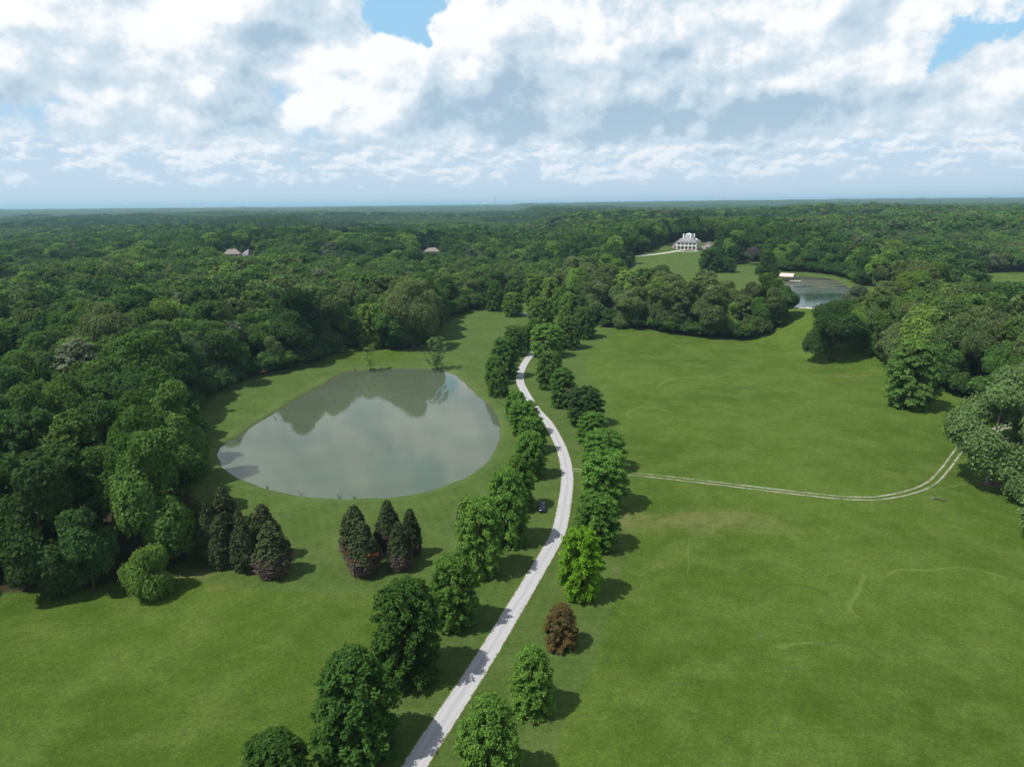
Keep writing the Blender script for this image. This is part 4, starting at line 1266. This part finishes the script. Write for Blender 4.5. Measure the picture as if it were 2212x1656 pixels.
a = um.attributes.new('turn', 'FLOAT', 'POINT'); a.data.foreach_set('value', (ug.random(len(up_)) * 6.283).astype(np.float32))
a = um.attributes.new('size', 'FLOAT_VECTOR', 'POINT')
s3 = np.array(us2)
a.data.foreach_set('vector', np.stack([s3 * 0.36, s3 * 0.36, s3 * 0.26], 1).astype(np.float32).ravel())
under = link('undergrowth', um)
md = under.modifiers.new('copies', 'NODES'); md.node_group = ng
tag(under, 'low green bushes along the foot of the woods', 'undergrowth', kind='stuff')

# canopy beyond, seen edge on: a rough sheet of crowns over the far hills
def make_canopy_mat():
    m, nt = new_mat('far_canopy')
    geo = nt.nodes.new('ShaderNodeNewGeometry'); pos = S(nt, geo.outputs['Position'])
    a = noise(nt, pos, 0.05, 4.0, 0.7); b = noise(nt, pos, 0.002, 4.0, 0.6)
    c = mixc(nt, a.ss(0.3, 0.7), (0.020, 0.042, 0.014), (0.050, 0.085, 0.026))
    c = mixc(nt, b.ss(0.62, 0.68) * 0.6, c, (0.12, 0.16, 0.05))
    finish(nt, principled(nt, c, 0.95, 0.05, bump=a, bdist=6.0, bstr=1.0))
    return m
th = np.linspace(-0.80, 0.80, 1500)
rr = np.concatenate([np.linspace(4150, 9000, 150), np.geomspace(9050, 30000, 90)])
TH, RR = np.meshgrid(th, rr)
xf, yf = (RR * np.sin(TH)).ravel(), (RR * np.cos(TH)).ravel()
g3 = np.random.default_rng(77)
zf = T0(xf, yf) + 15 + 5 * (vnoise(xf, yf, 45, 61) - 0.5) + 5.0 * g3.random(len(xf)) + 5 * (vnoise(xf, yf, 160, 62) - 0.5)
ii = np.arange(TH.size).reshape(TH.shape)
q = np.stack([ii[:-1, :-1].ravel(), ii[:-1, 1:].ravel(), ii[1:, 1:].ravel(), ii[1:, :-1].ravel()], 1)
cm_ = fast_mesh('far_woods', np.stack([xf, yf, zf], 1), q[:, ::-1].copy(), True)
tag(link('far_woods', cm_, make_canopy_mat()), 'blue green wooded hills along the horizon', 'woods', kind='stuff')

# ================================================================== mansion
M_WHITE = plain('white_paint', (0.86, 0.86, 0.84), 0.5, 0.3, 0.03)
M_PINKBRICK = plain('pale_pink_brick', (0.40, 0.335, 0.345), 0.85, 0.1, 0.12, 4.0)
M_SLATE = plain('grey_shingles', (0.20, 0.205, 0.225), 0.8, 0.2, 0.2, 2.0)
M_GLASS = plain('dark_glass', (0.02, 0.028, 0.035), 0.1, 0.5, 0.1)
M_PORCH = plain('porch_brick', (0.30, 0.20, 0.17), 0.85, 0.1, 0.2, 3.0)
M_DOOR = plain('dark_red_door', (0.10, 0.035, 0.025), 0.5, 0.3, 0.1)
M_TAN = plain('tan_shingles', (0.25, 0.22, 0.20), 0.85, 0.1, 0.2, 2.0)
M_PINKROOF = plain('pale_pink_metal', (0.62, 0.47, 0.44), 0.5, 0.4, 0.06)
M_TIMBER = plain('dark_timber', (0.06, 0.045, 0.035), 0.8, 0.2, 0.2)
M_PALEWOOD = plain('pale_decking', (0.62, 0.60, 0.56), 0.8, 0.2, 0.1)

def hip_roof(x0, x1, y0, y1, z0, z1, ix, iy):
    """hipped roof with a flat top inset by ix, iy; eaves board below"""
    m = MB()
    a = [(x0, y0, z0), (x1, y0, z0), (x1, y1, z0), (x0, y1, z0)]
    b = [(x0 + ix, y0 + iy, z1), (x1 - ix, y0 + iy, z1), (x1 - ix, y1 - iy, z1), (x0 + ix, y1 - iy, z1)]
    for i in range(4):
        j = (i + 1) % 4
        m.poly([a[i], a[j], b[j], b[i]])
    m.poly(b); m.poly(a[::-1])
    return m

hx, hy = hit(1491, 540)
hz = float(T0(hx, hy + 4))
face = math.atan2(-hx, hy)             # turn of the front towards the camera
mansion = empty('mansion', (hx, hy + 9, hz), face - R(17.0))
mansion.scale = (1.0, 1.0, 1.0)
tag(mansion, 'white two storey mansion with columned gallery at the top of the lawn', 'mansion')
Wd, Dp_, He = 22.5, 15.0, 8.0
def P_(nm, mb, mat, par=None, label=None):
    o = mb.build(nm, mat, par or mansion)
    if label: o['label'] = label
    return o
hw = Wd / 2
P_('wall', MB().box(-hw + 0.3, hw - 0.3, -5.0, 8.5, 0.5, He - 0.4), M_WHITE)
P_('porch_floor', MB().box(-hw, hw, -8.2, 8.9, -0.6, 0.5), M_PORCH)
P_('front_steps', MB().box(-3.2, 3.2, -9.6, -8.21, -0.6, 0.32).box(-3.0, 3.0, -10.2, -9.61, -0.6, 0.12), M_PORCH)
P_('gallery_floor', MB().box(-hw + 0.1, hw - 0.1, -8.0, -5.01, 3.95, 4.25), M_WHITE)
P_('cornice', MB().box(-hw - 0.15, hw + 0.15, -8.35, 8.85, He - 0.39, He + 0.10), M_WHITE)
colm = MB().box(-0.50, 0.50, -0.50, 0.50, 0.5, 1.5).tube([(0, 0, 1.5), (0, 0, 4.0), (0, 0, He - 0.9)], [0.42, 0.42, 0.36], 12).box(-0.5, 0.5, -0.5, 0.5, He - 0.9, He - 0.4).mesh('column')
colm.materials.append(M_WHITE)
for k in range(6):
    o = bpy.data.objects.new('column', colm); COL.objects.link(o); o.parent = mansion
    o.location = (-hw + 0.6 + k * (Wd - 1.2) / 5, -7.5, 0)
bay = (Wd - 1.2) / 5
winm = MB().box(-0.95, 0.95, -0.06, 0.06, 0, 2.35).mesh('window'); winm.materials.append(M_GLASS)
frm = MB().box(-1.05, -0.95, -0.1, 0.1, -0.1, 2.45).box(0.95, 1.05, -0.1, 0.1, -0.1, 2.45).box(-0.95, 0.95, -0.1, 0.1, 2.35, 2.45).box(-0.95, 0.95, -0.1, 0.1, -0.1, 0).box(-0.04, 0.04, -0.1, 0.1, 0, 2.35).mesh('frame'); frm.materials.append(M_WHITE)
shm = MB().box(-0.28, 0.28, -0.05, 0.05, 0, 2.35).mesh('shutter'); shm.materials.append(M_TIMBER)
railm = MB().box(-bay / 2 + 0.42, bay / 2 - 0.42, -0.05, 0.05, 0.85, 0.97).box(-bay / 2 + 0.42, bay / 2 - 0.42, -0.04, 0.04, 0.12, 0.2)
for q_ in range(14):
    xx = -bay / 2 + 0.6 + q_ * (bay - 1.2) / 13
    railm.box(xx - 0.035, xx + 0.035, -0.03, 0.03, 0.2, 0.85)
railm = railm.mesh('railing'); railm.materials.append(M_WHITE)
def inst(nm, me_, loc, par, rz=0.0, sc=None):
    o = bpy.data.objects.new(nm, me_); COL.objects.link(o); o.parent = par; o.location = loc; o.rotation_euler = (0, 0, rz)
    if sc: o.scale = sc
    return o
for k in range(5):
    cx = -hw + 0.6 + (k + 0.5) * bay
    for z_, isdoor in ((0.62, k == 2), (4.5, False)):
        if isdoor:
            P_('door', MB().box(cx - 0.9, cx + 0.9, -5.10, -5.01, 0.5, 3.1), M_DOOR)
        else:
            w_ = inst('window', winm, (cx, -5.08, z_), mansion); inst('frame', frm, (0, -0.03, 0), w_)
        for s_ in (-1, 1): inst('shutter', shm, (cx + s_ * 1.45, -5.07, z_ + 0.02), mansion)
    inst('railing', railm, (cx, -7.6, 4.25), mansion)
for k in range(3):
    for z_ in (0.9, 4.6):
        w_ = inst('window', winm, (hw - 0.27, -2.6 + k * 4.4, z_), mansion, R(90), (0.8, 1, 0.8)); inst('frame', frm, (0, -0.03, 0), w_)
roof = P_('roof', hip_roof(-hw - 0.4, hw + 0.4, -8.6, 9.1, He + 0.101, He + 5.4, 6.9, 5.2), M_SLATE)
for k in (-1, 0, 1):          # front dormers
    d_ = MB(); x_ = k * 3.4
    prof = [(x_ - 0.85, He + 0.9), (x_ + 0.85, He + 0.9), (x_ + 0.85, He + 2.8), (x_ + 0.55, He + 3.25), (x_, He + 3.45), (x_ - 0.55, He + 3.25), (x_ - 0.85, He + 2.8)]
    dm = P_('dormer', d_.prism(prof, -7.95, -5.0), M_WHITE)
    dm['label'] = 'white arched dormer'
    P_('pane', MB().box(x_ - 0.42, x_ + 0.42, -8.01, -7.96, He + 1.3, He + 2.8), M_GLASS, dm)
for s_ in (-1, 1):            # side dormers
    P_('dormer', MB().prism([(-0.7, He + 1.3), (0.7, He + 1.3), (0.7, He + 2.7), (0, He + 3.3), (-0.7, He + 2.7)], 7.6, 9.6), M_WHITE).matrix_local = Matrix.Rotation(R(-90 * s_), 4, 'Z')
for (cx, cy) in ((-4.6, -3.6), (4.6 - 1.4, -3.6), (-3.4, 4.0), (4.8, 4.0)):
    P_('chimney', MB().box(cx - 0.6, cx + 0.6, cy - 0.6, cy + 0.6, He + 3.4, He + 8.0).box(cx - 0.78, cx + 0.78, cy - 0.78, cy + 0.78, He + 8.0, He + 8.5), M_WHITE)
bel = P_('belvedere', MB().box(-3.2, 3.2, -2.4, 2.8, He + 5.41, He + 7.4), M_WHITE)
P_('pane', MB().box(-1.9, -0.9, -2.46, -2.41, He + 6.0, He + 7.1).box(-0.5, 0.5, -2.46, -2.41, He + 6.0, He + 7.1).box(0.9, 1.9, -2.46, -2.41, He + 6.0, He + 7.1), M_GLASS, bel)
P_('belvedere_roof', MB().prism([(-3.5, He + 7.41), (3.5, He + 7.41), (0, He + 9.2)], -2.7, 3.1), M_WHITE)
def wing(x0, x1, y0, y1, eave, ridge, nm):
    P_(nm, MB().box(x0, x1, y0, y1, -0.5, eave), M_PINKBRICK)
    xm = (x0 + x1) / 2
    P_('gable', MB().prism([(x0, eave), (x1, eave), (xm, ridge)], y0 + 0.01, y1 - 0.01), M_PINKBRICK)
    m_ = MB()
    for s_ in (-1, 1):
        xe = x0 - 0.5 if s_ < 0 else x1 + 0.5
        ze = eave - 0.45
        m_.poly([(xe, y0 - 0.4, ze), (xm, y0 - 0.4, ridge + 0.15), (xm, y1 + 0.4, ridge + 0.15), (xe, y1 + 0.4, ze)])
        m_.poly([(xe, y0 - 0.4, ze - 0.25), (xm, y0 - 0.4, ridge - 0.1), (xm, y1 + 0.4, ridge - 0.1), (xe, y1 + 0.4, ze - 0.25)])
        m_.poly([(xe, y0 - 0.4, ze - 0.25), (xm, y0 - 0.4, ridge - 0.1), (xm, y0 - 0.4, ridge + 0.15), (xe, y0 - 0.4, ze)])
    P_('wing_roof', m_, M_TAN if nm == 'garage_wing' else M_SLATE)
    for xx in (x0 + (x1 - x0) * 0.5,):
        w_ = inst('window', winm, (xx, y0 - 0.07, 1.0), mansion, 0, (0.55, 1, 0.7))
        for s_ in (-1, 1): inst('shutter', shm, (xx + s_ * 0.85, y0 - 0.07, 1.0), mansion, 0, (0.8, 1, 0.7))
wing(-hw - 7.4, -hw - 0.0, 1.5, 12.0, 3.6, 7.6, 'side_wing')
wing(hw + 4.2, hw + 12.6, 2.5, 11.0, 4.6, 8.0, 'garage_wing')
P_('breezeway', MB().box(hw + 0.1, hw + 4.19, 5.0, 7.5, 2.6, 3.0), M_WHITE)
for k in range(3): P_('breezeway_post', MB().box(hw + 0.6 + k * 1.4, hw + 0.9 + k * 1.4, 5.1, 5.4, -0.3, 2.6), M_WHITE)

# houses that show only their roofs among the trees
def roof_house(name, px, py, z_eave, w, dpt_, roofh, mat, label, turn, wallmat):
    d = ray(px, py)
    y = {0: 868.0, 1: 860.0, 2: 915.0, 3: 2300.0}[label[1]]
    t = y / d.y
    x = d.x * t; z = CAM_H + d.z * t
    h = empty(name, (x, y, float(T0(x, y))), turn)
    tag(h, label[0], 'house', 'houses half hidden in the woods')
    zt = z - float(T0(x, y))
    ze = max(zt - roofh, 2.0)
    wl = MB().box(-w / 2, w / 2, -dpt_ / 2, dpt_ / 2, -1.0, ze).build('wall', wallmat, h)
    rf = hip_roof(-w / 2 - 0.5, w / 2 + 0.5, -dpt_ / 2 - 0.5, dpt_ / 2 + 0.5, ze + 0.01, zt, w * 0.28, dpt_ * 0.46).build('roof', mat, h)
    MB().box(w * 0.1, w * 0.1 + 1.2, -0.6, 0.6, zt - 1.5, zt + 1.0).build('chimney', wallmat, rf)
    for s_ in (-0.28, 0.0, 0.28):
        o = inst('window', winm, (w * s_, -dpt_ / 2 - 0.08, ze - 2.4), h, 0, (0.7, 1, 0.7))
    return h
roof_house('roofed_house', 501, 538, 0, 19, 14, 5.5, M_TAN, ('house with tan hipped roof showing among trees far left', 0), 0.25, M_PINKBRICK)
roof_house('gabled_house', 534, 541, 0, 8, 9, 5.0, M_SLATE, ('small grey gabled house right of the tan roofed one', 1), -0.3, M_WHITE)
roof_house('roofed_house', 933, 535, 0, 19, 12, 4.5, M_TAN, ('brown roof just clearing the trees left of the photo centre', 2), 0.1, M_PINKBRICK)

# boat shelter on the far pond
sx0, sy0 = hit(1700, 606, LAKE_Z)
sh = empty('boat_shelter', (sx0, sy0, LAKE_Z), math.atan2(-sx0, sy0) - R(14))
tag(sh, 'open boat shelter with pale pink roof on the far pond', 'boat shelter')
Ws, Ds = 10.2, 6.6
MB().box(-Ws / 2 + 0.4, Ws / 2 - 0.4, -Ds / 2 + 0.3, Ds / 2 - 0.3, 0.35, 0.6).build('deck', M_TIMBER, sh)
pm_ = MB().box(-0.12, 0.12, -0.12, 0.12, -1.5, 3.6).mesh('post'); pm_.materials.append(M_TIMBER)
for i in range(5):
    for j in (-1, 1): inst('post', pm_, (-Ws / 2 + 0.8 + i * (Ws - 1.6) / 4, j * (Ds / 2 - 0.5), 0), sh)
rm = MB()
for s_ in (-1, 1):
    a0, a1, b0, b1 = (-Ws / 2, s_ * (Ds / 2 + 0.4), 3.45), (Ws / 2, s_ * (Ds / 2 + 0.4), 3.45), (-Ws / 2, 0, 5.6), (Ws / 2, 0, 5.6)
    rm.poly([a0, a1, b1, b0]); dn = lambda p: (p[0], p[1], p[2] - 0.15)
    rm.poly([dn(a0), dn(b0), dn(b1), dn(a1)]); rm.poly([a0, dn(a0), dn(a1), a1])
    rm.poly([a1, dn(a1), dn(b1), b1]); rm.poly([a0, b0, dn(b0), dn(a0)])
rm.build('roof', M_PINKROOF, sh)
MB().prism([(-Ds / 2, 3.5), (Ds / 2, 3.5), (0, 5.3)], Ws / 2 - 0.3, Ws / 2 - 0.2).build('gable', M_SLATE, sh).matrix_local = Matrix.Rotation(R(-90), 4, 'Z') @ Matrix.Identity(4)
MB().box(Ws / 2 - 2.0, Ws / 2 + 6.0, -Ds / 2 - 1.6, -Ds / 2 + 0.29, 0.35, 0.62).build('jetty', M_PALEWOOD, sh)
for k in range(4): inst('jetty_post', pm_, (Ws / 2 - 1.5 + k * 2.3, -Ds / 2 - 1.4, 0.1), sh, 0, (1, 1, 0.12))
# bench and shed-like things on the far bank
bx_, by_ = hit(1850 - 0, 602)
bx_, by_ = hit(1773, 594)
bn = empty('picnic_table', (bx_, by_, float(T0(bx_, by_))), 0.4)
tag(bn, 'grey picnic table on the far bank of the far pond', 'table')
MB().box(-1.4, 1.4, -0.5, 0.5, 1.0, 1.12).build('table_top', M_SNAG, bn)
for s_ in (-1, 1):
    MB().box(-1.4, 1.4, s_ * 0.95 - 0.18, s_ * 0.95 + 0.18, 0.5, 0.6).build('bench_seat', M_SNAG, bn)
    MB().box(s_ * 1.1 - 0.08, s_ * 1.1 + 0.08, -1.0, 1.0, 0.38, 0.5).box(s_ * 1.1 - 0.08, s_ * 1.1 + 0.08, -0.4, -0.25, 0, 1.0).box(s_ * 1.1 - 0.08, s_ * 1.1 + 0.08, 0.25, 0.4, 0, 1.0).build('trestle', M_SNAG, bn)

# ------------------------------------------------------------------ masts and water tower
M_STEEL = plain('mast_steel', (0.16, 0.17, 0.19), 0.6, 0.3, 0.1, metal=0.2)
def mast(px, pyt, y, label, head=True):
    d = ray(px, pyt); t = y / d.y; x = d.x * t; zt = CAM_H + d.z * t; zb = float(T0(x, y))
    m = empty('radio_mast', (x, y, zb)); tag(m, label, 'mast', 'masts on the horizon')
    H = zt - zb
    MB().tube([(0, 0, 0), (0, 0, H)], [1.6, 0.9], 4).build('lattice_tower', M_STEEL, m)
    if head: MB().box(-3.5, 3.5, -1.5, 1.5, H - 7, H).build('antenna_head', M_STEEL, m)
mast(1069, 428, 5200, 'thin mast with a thicker head, right of the water tower on the horizon')
mast(1034, 433, 5000, 'plain thin mast left of the water tower on the horizon', False)
mast(62, 455, 4800, 'lone mast on the horizon at the far left', True)
d = ray(1048, 438); t = 4900 / d.y; tx_, tz_ = d.x * t, CAM_H + d.z * t
wtb = float(T0(tx_, 4900)); wt_ = empty('water_tower', (tx_, 4900, wtb)); tag(wt_, 'white water tower between two masts on the horizon', 'water tower')
Ht = tz_ - wtb
prof = [(0, 0.0), (4.5, -1.2), (6.6, -4.2), (6.6, -6.4), (4.0, -9.4), (1.8, -11.0)]
MB().tube([(0, 0, Ht + z_) for r_, z_ in prof], [max(r_, 0.2) for r_, z_ in prof], 16).build('tank', M_WHITE, wt_, True)
MB().tube([(0, 0, 0), (0, 0, Ht - 11.0)], [1.6, 1.2], 10).build('shaft', M_SNAG, wt_)

# ------------------------------------------------------------------ dark car parked on the grass
M_NAVY = plain('navy_paint', (0.006, 0.009, 0.022), 0.18, 0.6, 0.1)
M_CARGLASS = plain('car_glass', (0.012, 0.016, 0.020), 0.05, 0.8, 0.1)
M_RUBBER = plain('tyre_rubber', (0.015, 0.015, 0.015), 0.8, 0.2, 0.1)
M_ALLOY = plain('alloy_rim', (0.45, 0.46, 0.48), 0.3, 0.5, 0.1, metal=0.8)
M_RED = plain('red_lamp', (0.25, 0.01, 0.01), 0.2, 0.5, 0.1)
cx_, cy_ = hit(1171, 1100)
car = empty('parked_car', (cx_, cy_, float(T0(cx_, cy_)) + 0.02), R(-3))
tag(car, 'dark navy car parked on the grass left of the drive', 'car')
L2, W2 = 2.35, 0.92
def loft(sections):
    """skin between closed loops of equal length"""
    m = MB(); n = len(sections[0])
    for s_ in sections: m.v += s_
    for i in range(len(sections) - 1):
        for k in range(n):
            j = (k + 1) % n
            m.f.append((i * n + k, i * n + j, (i + 1) * n + j, (i + 1) * n + k))
    m.f.append(tuple(range(n))[::-1]); m.f.append(tuple((len(sections) - 1) * n + k for k in range(n)))
    return m
def sec(y, zb_, zt_, w, ri=0.12):
    return [(-w, y, zb_ + ri), (-w + ri, y, zb_), (w - ri, y, zb_), (w, y, zb_ + ri), (w * 1.0, y, zt_ - ri * 1.4), (w * 0.86, y, zt_), (-w * 0.86, y, zt_), (-w * 1.0, y, zt_ - ri * 1.4)]
body = loft([sec(-2.35, 0.42, 0.72, 0.74), sec(-2.2, 0.30, 0.86, 0.86), sec(-1.5, 0.26, 1.00, 0.92), sec(-0.9, 0.26, 1.04, 0.93), sec(1.2, 0.26, 1.06, 0.93), sec(2.0, 0.28, 1.02, 0.90), sec(2.32, 0.40, 0.90, 0.80)]).build('body', M_NAVY, car, False)
body.data.polygons.foreach_set('use_smooth', np.full(len(body.data.polygons), True, bool))
def rsec(y, z_, w): return [(-w, y, z_), (w, y, z_), (w * 0.98, y + 0.02, z_ + 0.01), (-w * 0.98, y + 0.02, z_ + 0.01)]
cab = MB()
bt = [(-0.84, -1.15, 1.03), (0.84, -1.15, 1.03), (0.86, 2.05, 1.03), (-0.86, 2.05, 1.03)]
tp = [(-0.64, -0.35, 1.52), (0.64, -0.35, 1.52), (0.66, 1.45, 1.52), (-0.66, 1.45, 1.52)]
for i in range(4):
    j = (i + 1) % 4; cab.poly([bt[i], bt[j], tp[j], tp[i]])
cab.build('windows', M_CARGLASS, car)
MB().box(-0.67, 0.67, -0.38, 1.48, 1.515, 1.56).build('roof_panel', M_NAVY, car)
for s_ in (-1, 1):
    MB().tube([(s_ * 0.85, -1.17, 1.03), (s_ * 0.655, -0.36, 1.53)], 0.045, 5).tube([(s_ * 0.87, 2.05, 1.03), (s_ * 0.67, 1.46, 1.53)], 0.05, 5).tube([(s_ * 0.872, 0.45, 1.03), (s_ * 0.665, 0.5, 1.53)], 0.045, 5).build('door_pillar', M_NAVY, car)
    MB().box(s_ * 0.96 - 0.09, s_ * 0.96 + 0.09, -0.95, -0.80, 1.0, 1.16).build('wing_mirror', M_NAVY, car)
    MB().box(s_ * 0.62 - 0.16, s_ * 0.62 + 0.16, -2.34, -2.22, 0.62, 0.76).build('headlight', M_ALLOY, car)
    MB().box(s_ * 0.68 - 0.14, s_ * 0.68 + 0.14, 2.24, 2.34, 0.68, 0.86).build('tail_light', M_RED, car)
tym = MB().tube([(-0.11, 0, 0), (0.11, 0, 0)], 0.34, 18).mesh('tyre'); tym.materials.append(M_RUBBER)
rimm = MB().tube([(-0.12, 0, 0), (0.12, 0, 0)], 0.21, 12).mesh('rim'); rimm.materials.append(M_ALLOY)
for y_ in (-1.45, 1.42):
    for s_ in (-1, 1):
        w_ = empty('wheel', (s_ * 0.86, y_, 0.34)); w_.parent = car
        inst('tyre', tym, (0, 0, 0), w_); inst('rim', rimm, (0, 0, 0), w_)
MB().box(-0.45, 0.45, -2.37, -2.30, 0.45, 0.58).build('front_grille', M_RUBBER, car)

# ------------------------------------------------------------------ things lying about the meadow
lx, ly = hit(2019, 1078)
lg = empty('fallen_log', (lx, ly, 0.0), R(-30)); tag(lg, 'broken log with a pale split end lying on the meadow below the track', 'log')
MB().tube([(-0.2, 0, 0.22), (0.8, 0.08, 0.24), (1.8, -0.05, 0.22), (2.6, 0.1, 0.20)], [0.22, 0.20, 0.17, 0.10], 8).build('stem', M_BARK, lg, True)
MB().tube([(-1.1, 0.12, 0.16), (-0.6, 0.02, 0.20), (-0.2, 0, 0.24)], [0.05, 0.13, 0.19], 7).build('split_end', M_SNAG, lg)
MB().tube([(0.6, 0.05, 0.25), (0.9, 0.7, 0.55), (1.0, 1.1, 0.75)], [0.09, 0.05, 0.02], 6).tube([(1.5, 0, 0.25), (2.0, -0.5, 0.5), (2.4, -0.8, 0.6)], [0.08, 0.05, 0.02], 6).tube([(-0.1, 0.1, 0.3), (-0.5, 0.6, 0.5), (-1.2, 0.8, 0.55)], [0.07, 0.04, 0.02], 6).build('side_branch', M_SNAG, lg)
# pale heap of chippings under the sycamores
mx_, my_ = hit(2156, 1046)
cg = np.random.default_rng(3)
n_c = 2600
a_ = cg.random(n_c) * 6.283; r_ = np.sqrt(cg.random(n_c))
c_ = np.stack([mx_ + np.cos(a_) * r_ * 4.3, my_ + np.sin(a_) * r_ * 2.1, 0.05 + 0.30 * (1 - r_ ** 2) * (0.5 + 0.5 * cg.random(n_c))], 1)
hm = crown_mesh('wood_chippings', c_, unit(n_c, cg) + np.array([0, 0, 1.5]), np.full(n_c, 0.20), 0.5 + 0.2 * cg.normal(size=n_c), 0.35)
M_CHIP = leaf_mat('wood_chip', (0.30, 0.23, 0.15), (0.34, 0.27, 0.18), 0.0)
hm.materials.append(M_CHIP)
tag(link('wood_chippings', hm), 'low heap of pale tan wood chippings below the sycamores', 'wood chippings', kind='stuff')

# tufts and snags at the water's edge of the pale pond
def snag(px, py, s_, mat, label):
    x, y = hit(px, py, POND_Z)
    o = empty('waterside_twigs', (x, y, POND_Z), random.random() * 6)
    tag(o, label, 'twigs', 'twigs standing in the shallows')
    m = MB(); g = np.random.default_rng(int(px))
    for k in range(9):
        a = g.random() * 6.28; L = s_ * (0.5 + 0.7 * g.random())
        m.tube([(0, 0, -0.3), (math.cos(a) * L * 0.35, math.sin(a) * L * 0.35, L * 0.6), (math.cos(a + .3) * L * 0.6, math.sin(a + .3) * L * 0.6, L)], [0.045, 0.03, 0.01], 4)
    m.build('twig_fan', mat, o)
for (px, py, s_, lb) in [(651, 1069, 1.7, 'brown twigs standing in the near shallows, left of centre'), (734, 1075, 1.8, 'dark twig clump in the near shallows, by the lowest shore'), (766, 1077, 1.0, 'tiny twigs at the lowest point of the shore'),
                     (578, 1054, 1.4, 'twigs at the near left shore of the pale pond'), (596, 905, 1.3, 'branch sticking out of the water by the left shore'), (516, 952, 1.3, 'branch in the water near the left tip'),
                     (768, 800, 1.6, 'small brush on the far shore of the pale pond')]:
    snag(px, py + 1, s_, M_BARK if px != 651 else M_SNAG, lb)
# bleached dead trunks among the left woods
for (px, py, wpx, top, lb) in [(296, 458 + 215, 0, 432 + 200, 'bare bleached trunk standing in a gap of the left woods'), (309, 673, 0, 633, 'forked bleached trunk beside the bare one in the left woods')]:
    x, y = hit(px, py + 22)
    z0_ = float(T0(x, y)); H_ = 13.0
    o = empty('dead_trunk', (x, y, z0_)); tag(o, lb, 'dead tree', 'dead trunks in the left woods')
    MB().tube([(0, 0, 0), (0.2, 0, H_ * 0.5), (0.1, 0, H_)], [0.35, 0.22, 0.05], 7).build('trunk', M_SNAG, o, True)
    MB().tube([(0.2, 0, H_ * 0.5), (1.6, 0, H_ * 0.75), (2.0, 0, H_ * 0.95)], [0.15, 0.1, 0.03], 5).tube([(0.15, 0, H_ * 0.65), (-1.2, 0.4, H_ * 0.85)], [0.1, 0.03], 5).build('limb', M_SNAG, o, True)

# rings and streaks of different grass in the fields
RL = make_ring_grass('pale_ring_grass', (0.140, 0.180, 0.055), 0.45)
RD = make_ring_grass('dark_ring_grass', (0.045, 0.085, 0.016), 0.6)
rings = [([(1419, 838), (1432, 826), (1455, 819), (1500, 816), (1540, 820), (1572, 828)], 2.6, RL, 'pale curved streak of grass high in the meadow, longer one'),
         ([(1360, 902), (1354, 896), (1362, 886), (1385, 880), (1420, 882), (1450, 892)], 2.2, RL, 'pale hook of grass beside the right row of oaks'),
         ([(1916, 1243), (1935, 1232), (1975, 1230), (2010, 1232), (2050, 1226), (2100, 1228), (2140, 1238), (2168, 1246)], 1.4, RL, 'long pale wavy streak of grass at the right'),
         ([(1868, 1240), (1860, 1262), (1850, 1285), (1835, 1305), (1838, 1320), (1856, 1332)], 1.8, RL, 'pale hooked streak of grass pointing down, lower right'),
         ([(1675, 1398), (1700, 1394), (1740, 1388), (1760, 1390)], 1.4, RL, 'short pale streak of grass near the lower right'),
         ([(1780, 1390), (1830, 1388), (1870, 1400), (1900, 1420)], 1.8, RD, 'dark arc of grass beside the short pale streak'),
         ([(1640, 1300), (1660, 1275), (1700, 1262), (1750, 1268), (1790, 1285)], 2.0, RD, 'faint dark arc of grass in the lower meadow'),
         ([(1490, 1160), (1486, 1190), (1488, 1215), (1484, 1240)], 0.6, RL, 'thin upright pale streak of grass'),
         ([(2030, 1082), (2080, 1105), (2140, 1135), (2200, 1165)], 1.2, RD, 'dark line in the grass running from the log'),
         ([(2000, 1060), (2060, 1050), (2120, 1035), (2150, 1030)], 1.2, RL, 'pale line in the grass towards the chippings')]
for pts, wdt, mt, lb in rings:
    o = ribbon('grass_streak', smooth_path(path(pts), 1.0), wdt, 0.022, 5, mt, kind='stuff')
    o['label'] = lb; o['category'] = 'grass'

# ------------------------------------------------------------------ haze
hzb = MB().box(-45000, 45000, -4000, 49000, -25, 175).mesh('haze')
haze = link('haze', hzb)
hm_, nt = new_mat('haze_air')
pv = nt.nodes.new('ShaderNodeVolumePrincipled')
pv.inputs['Color'].default_value = (0.50, 0.78, 1.0, 1)
pv.inputs['Density'].default_value = 0.00007
pv.inputs['Anisotropy'].default_value = 0.2
o_ = nt.nodes.new('ShaderNodeOutputMaterial'); nt.links.new(pv.outputs[0], o_.inputs['Volume'])
hzb.materials.append(hm_)
tag(haze, 'thin bluish summer haze over the whole land', 'haze', kind='stuff')
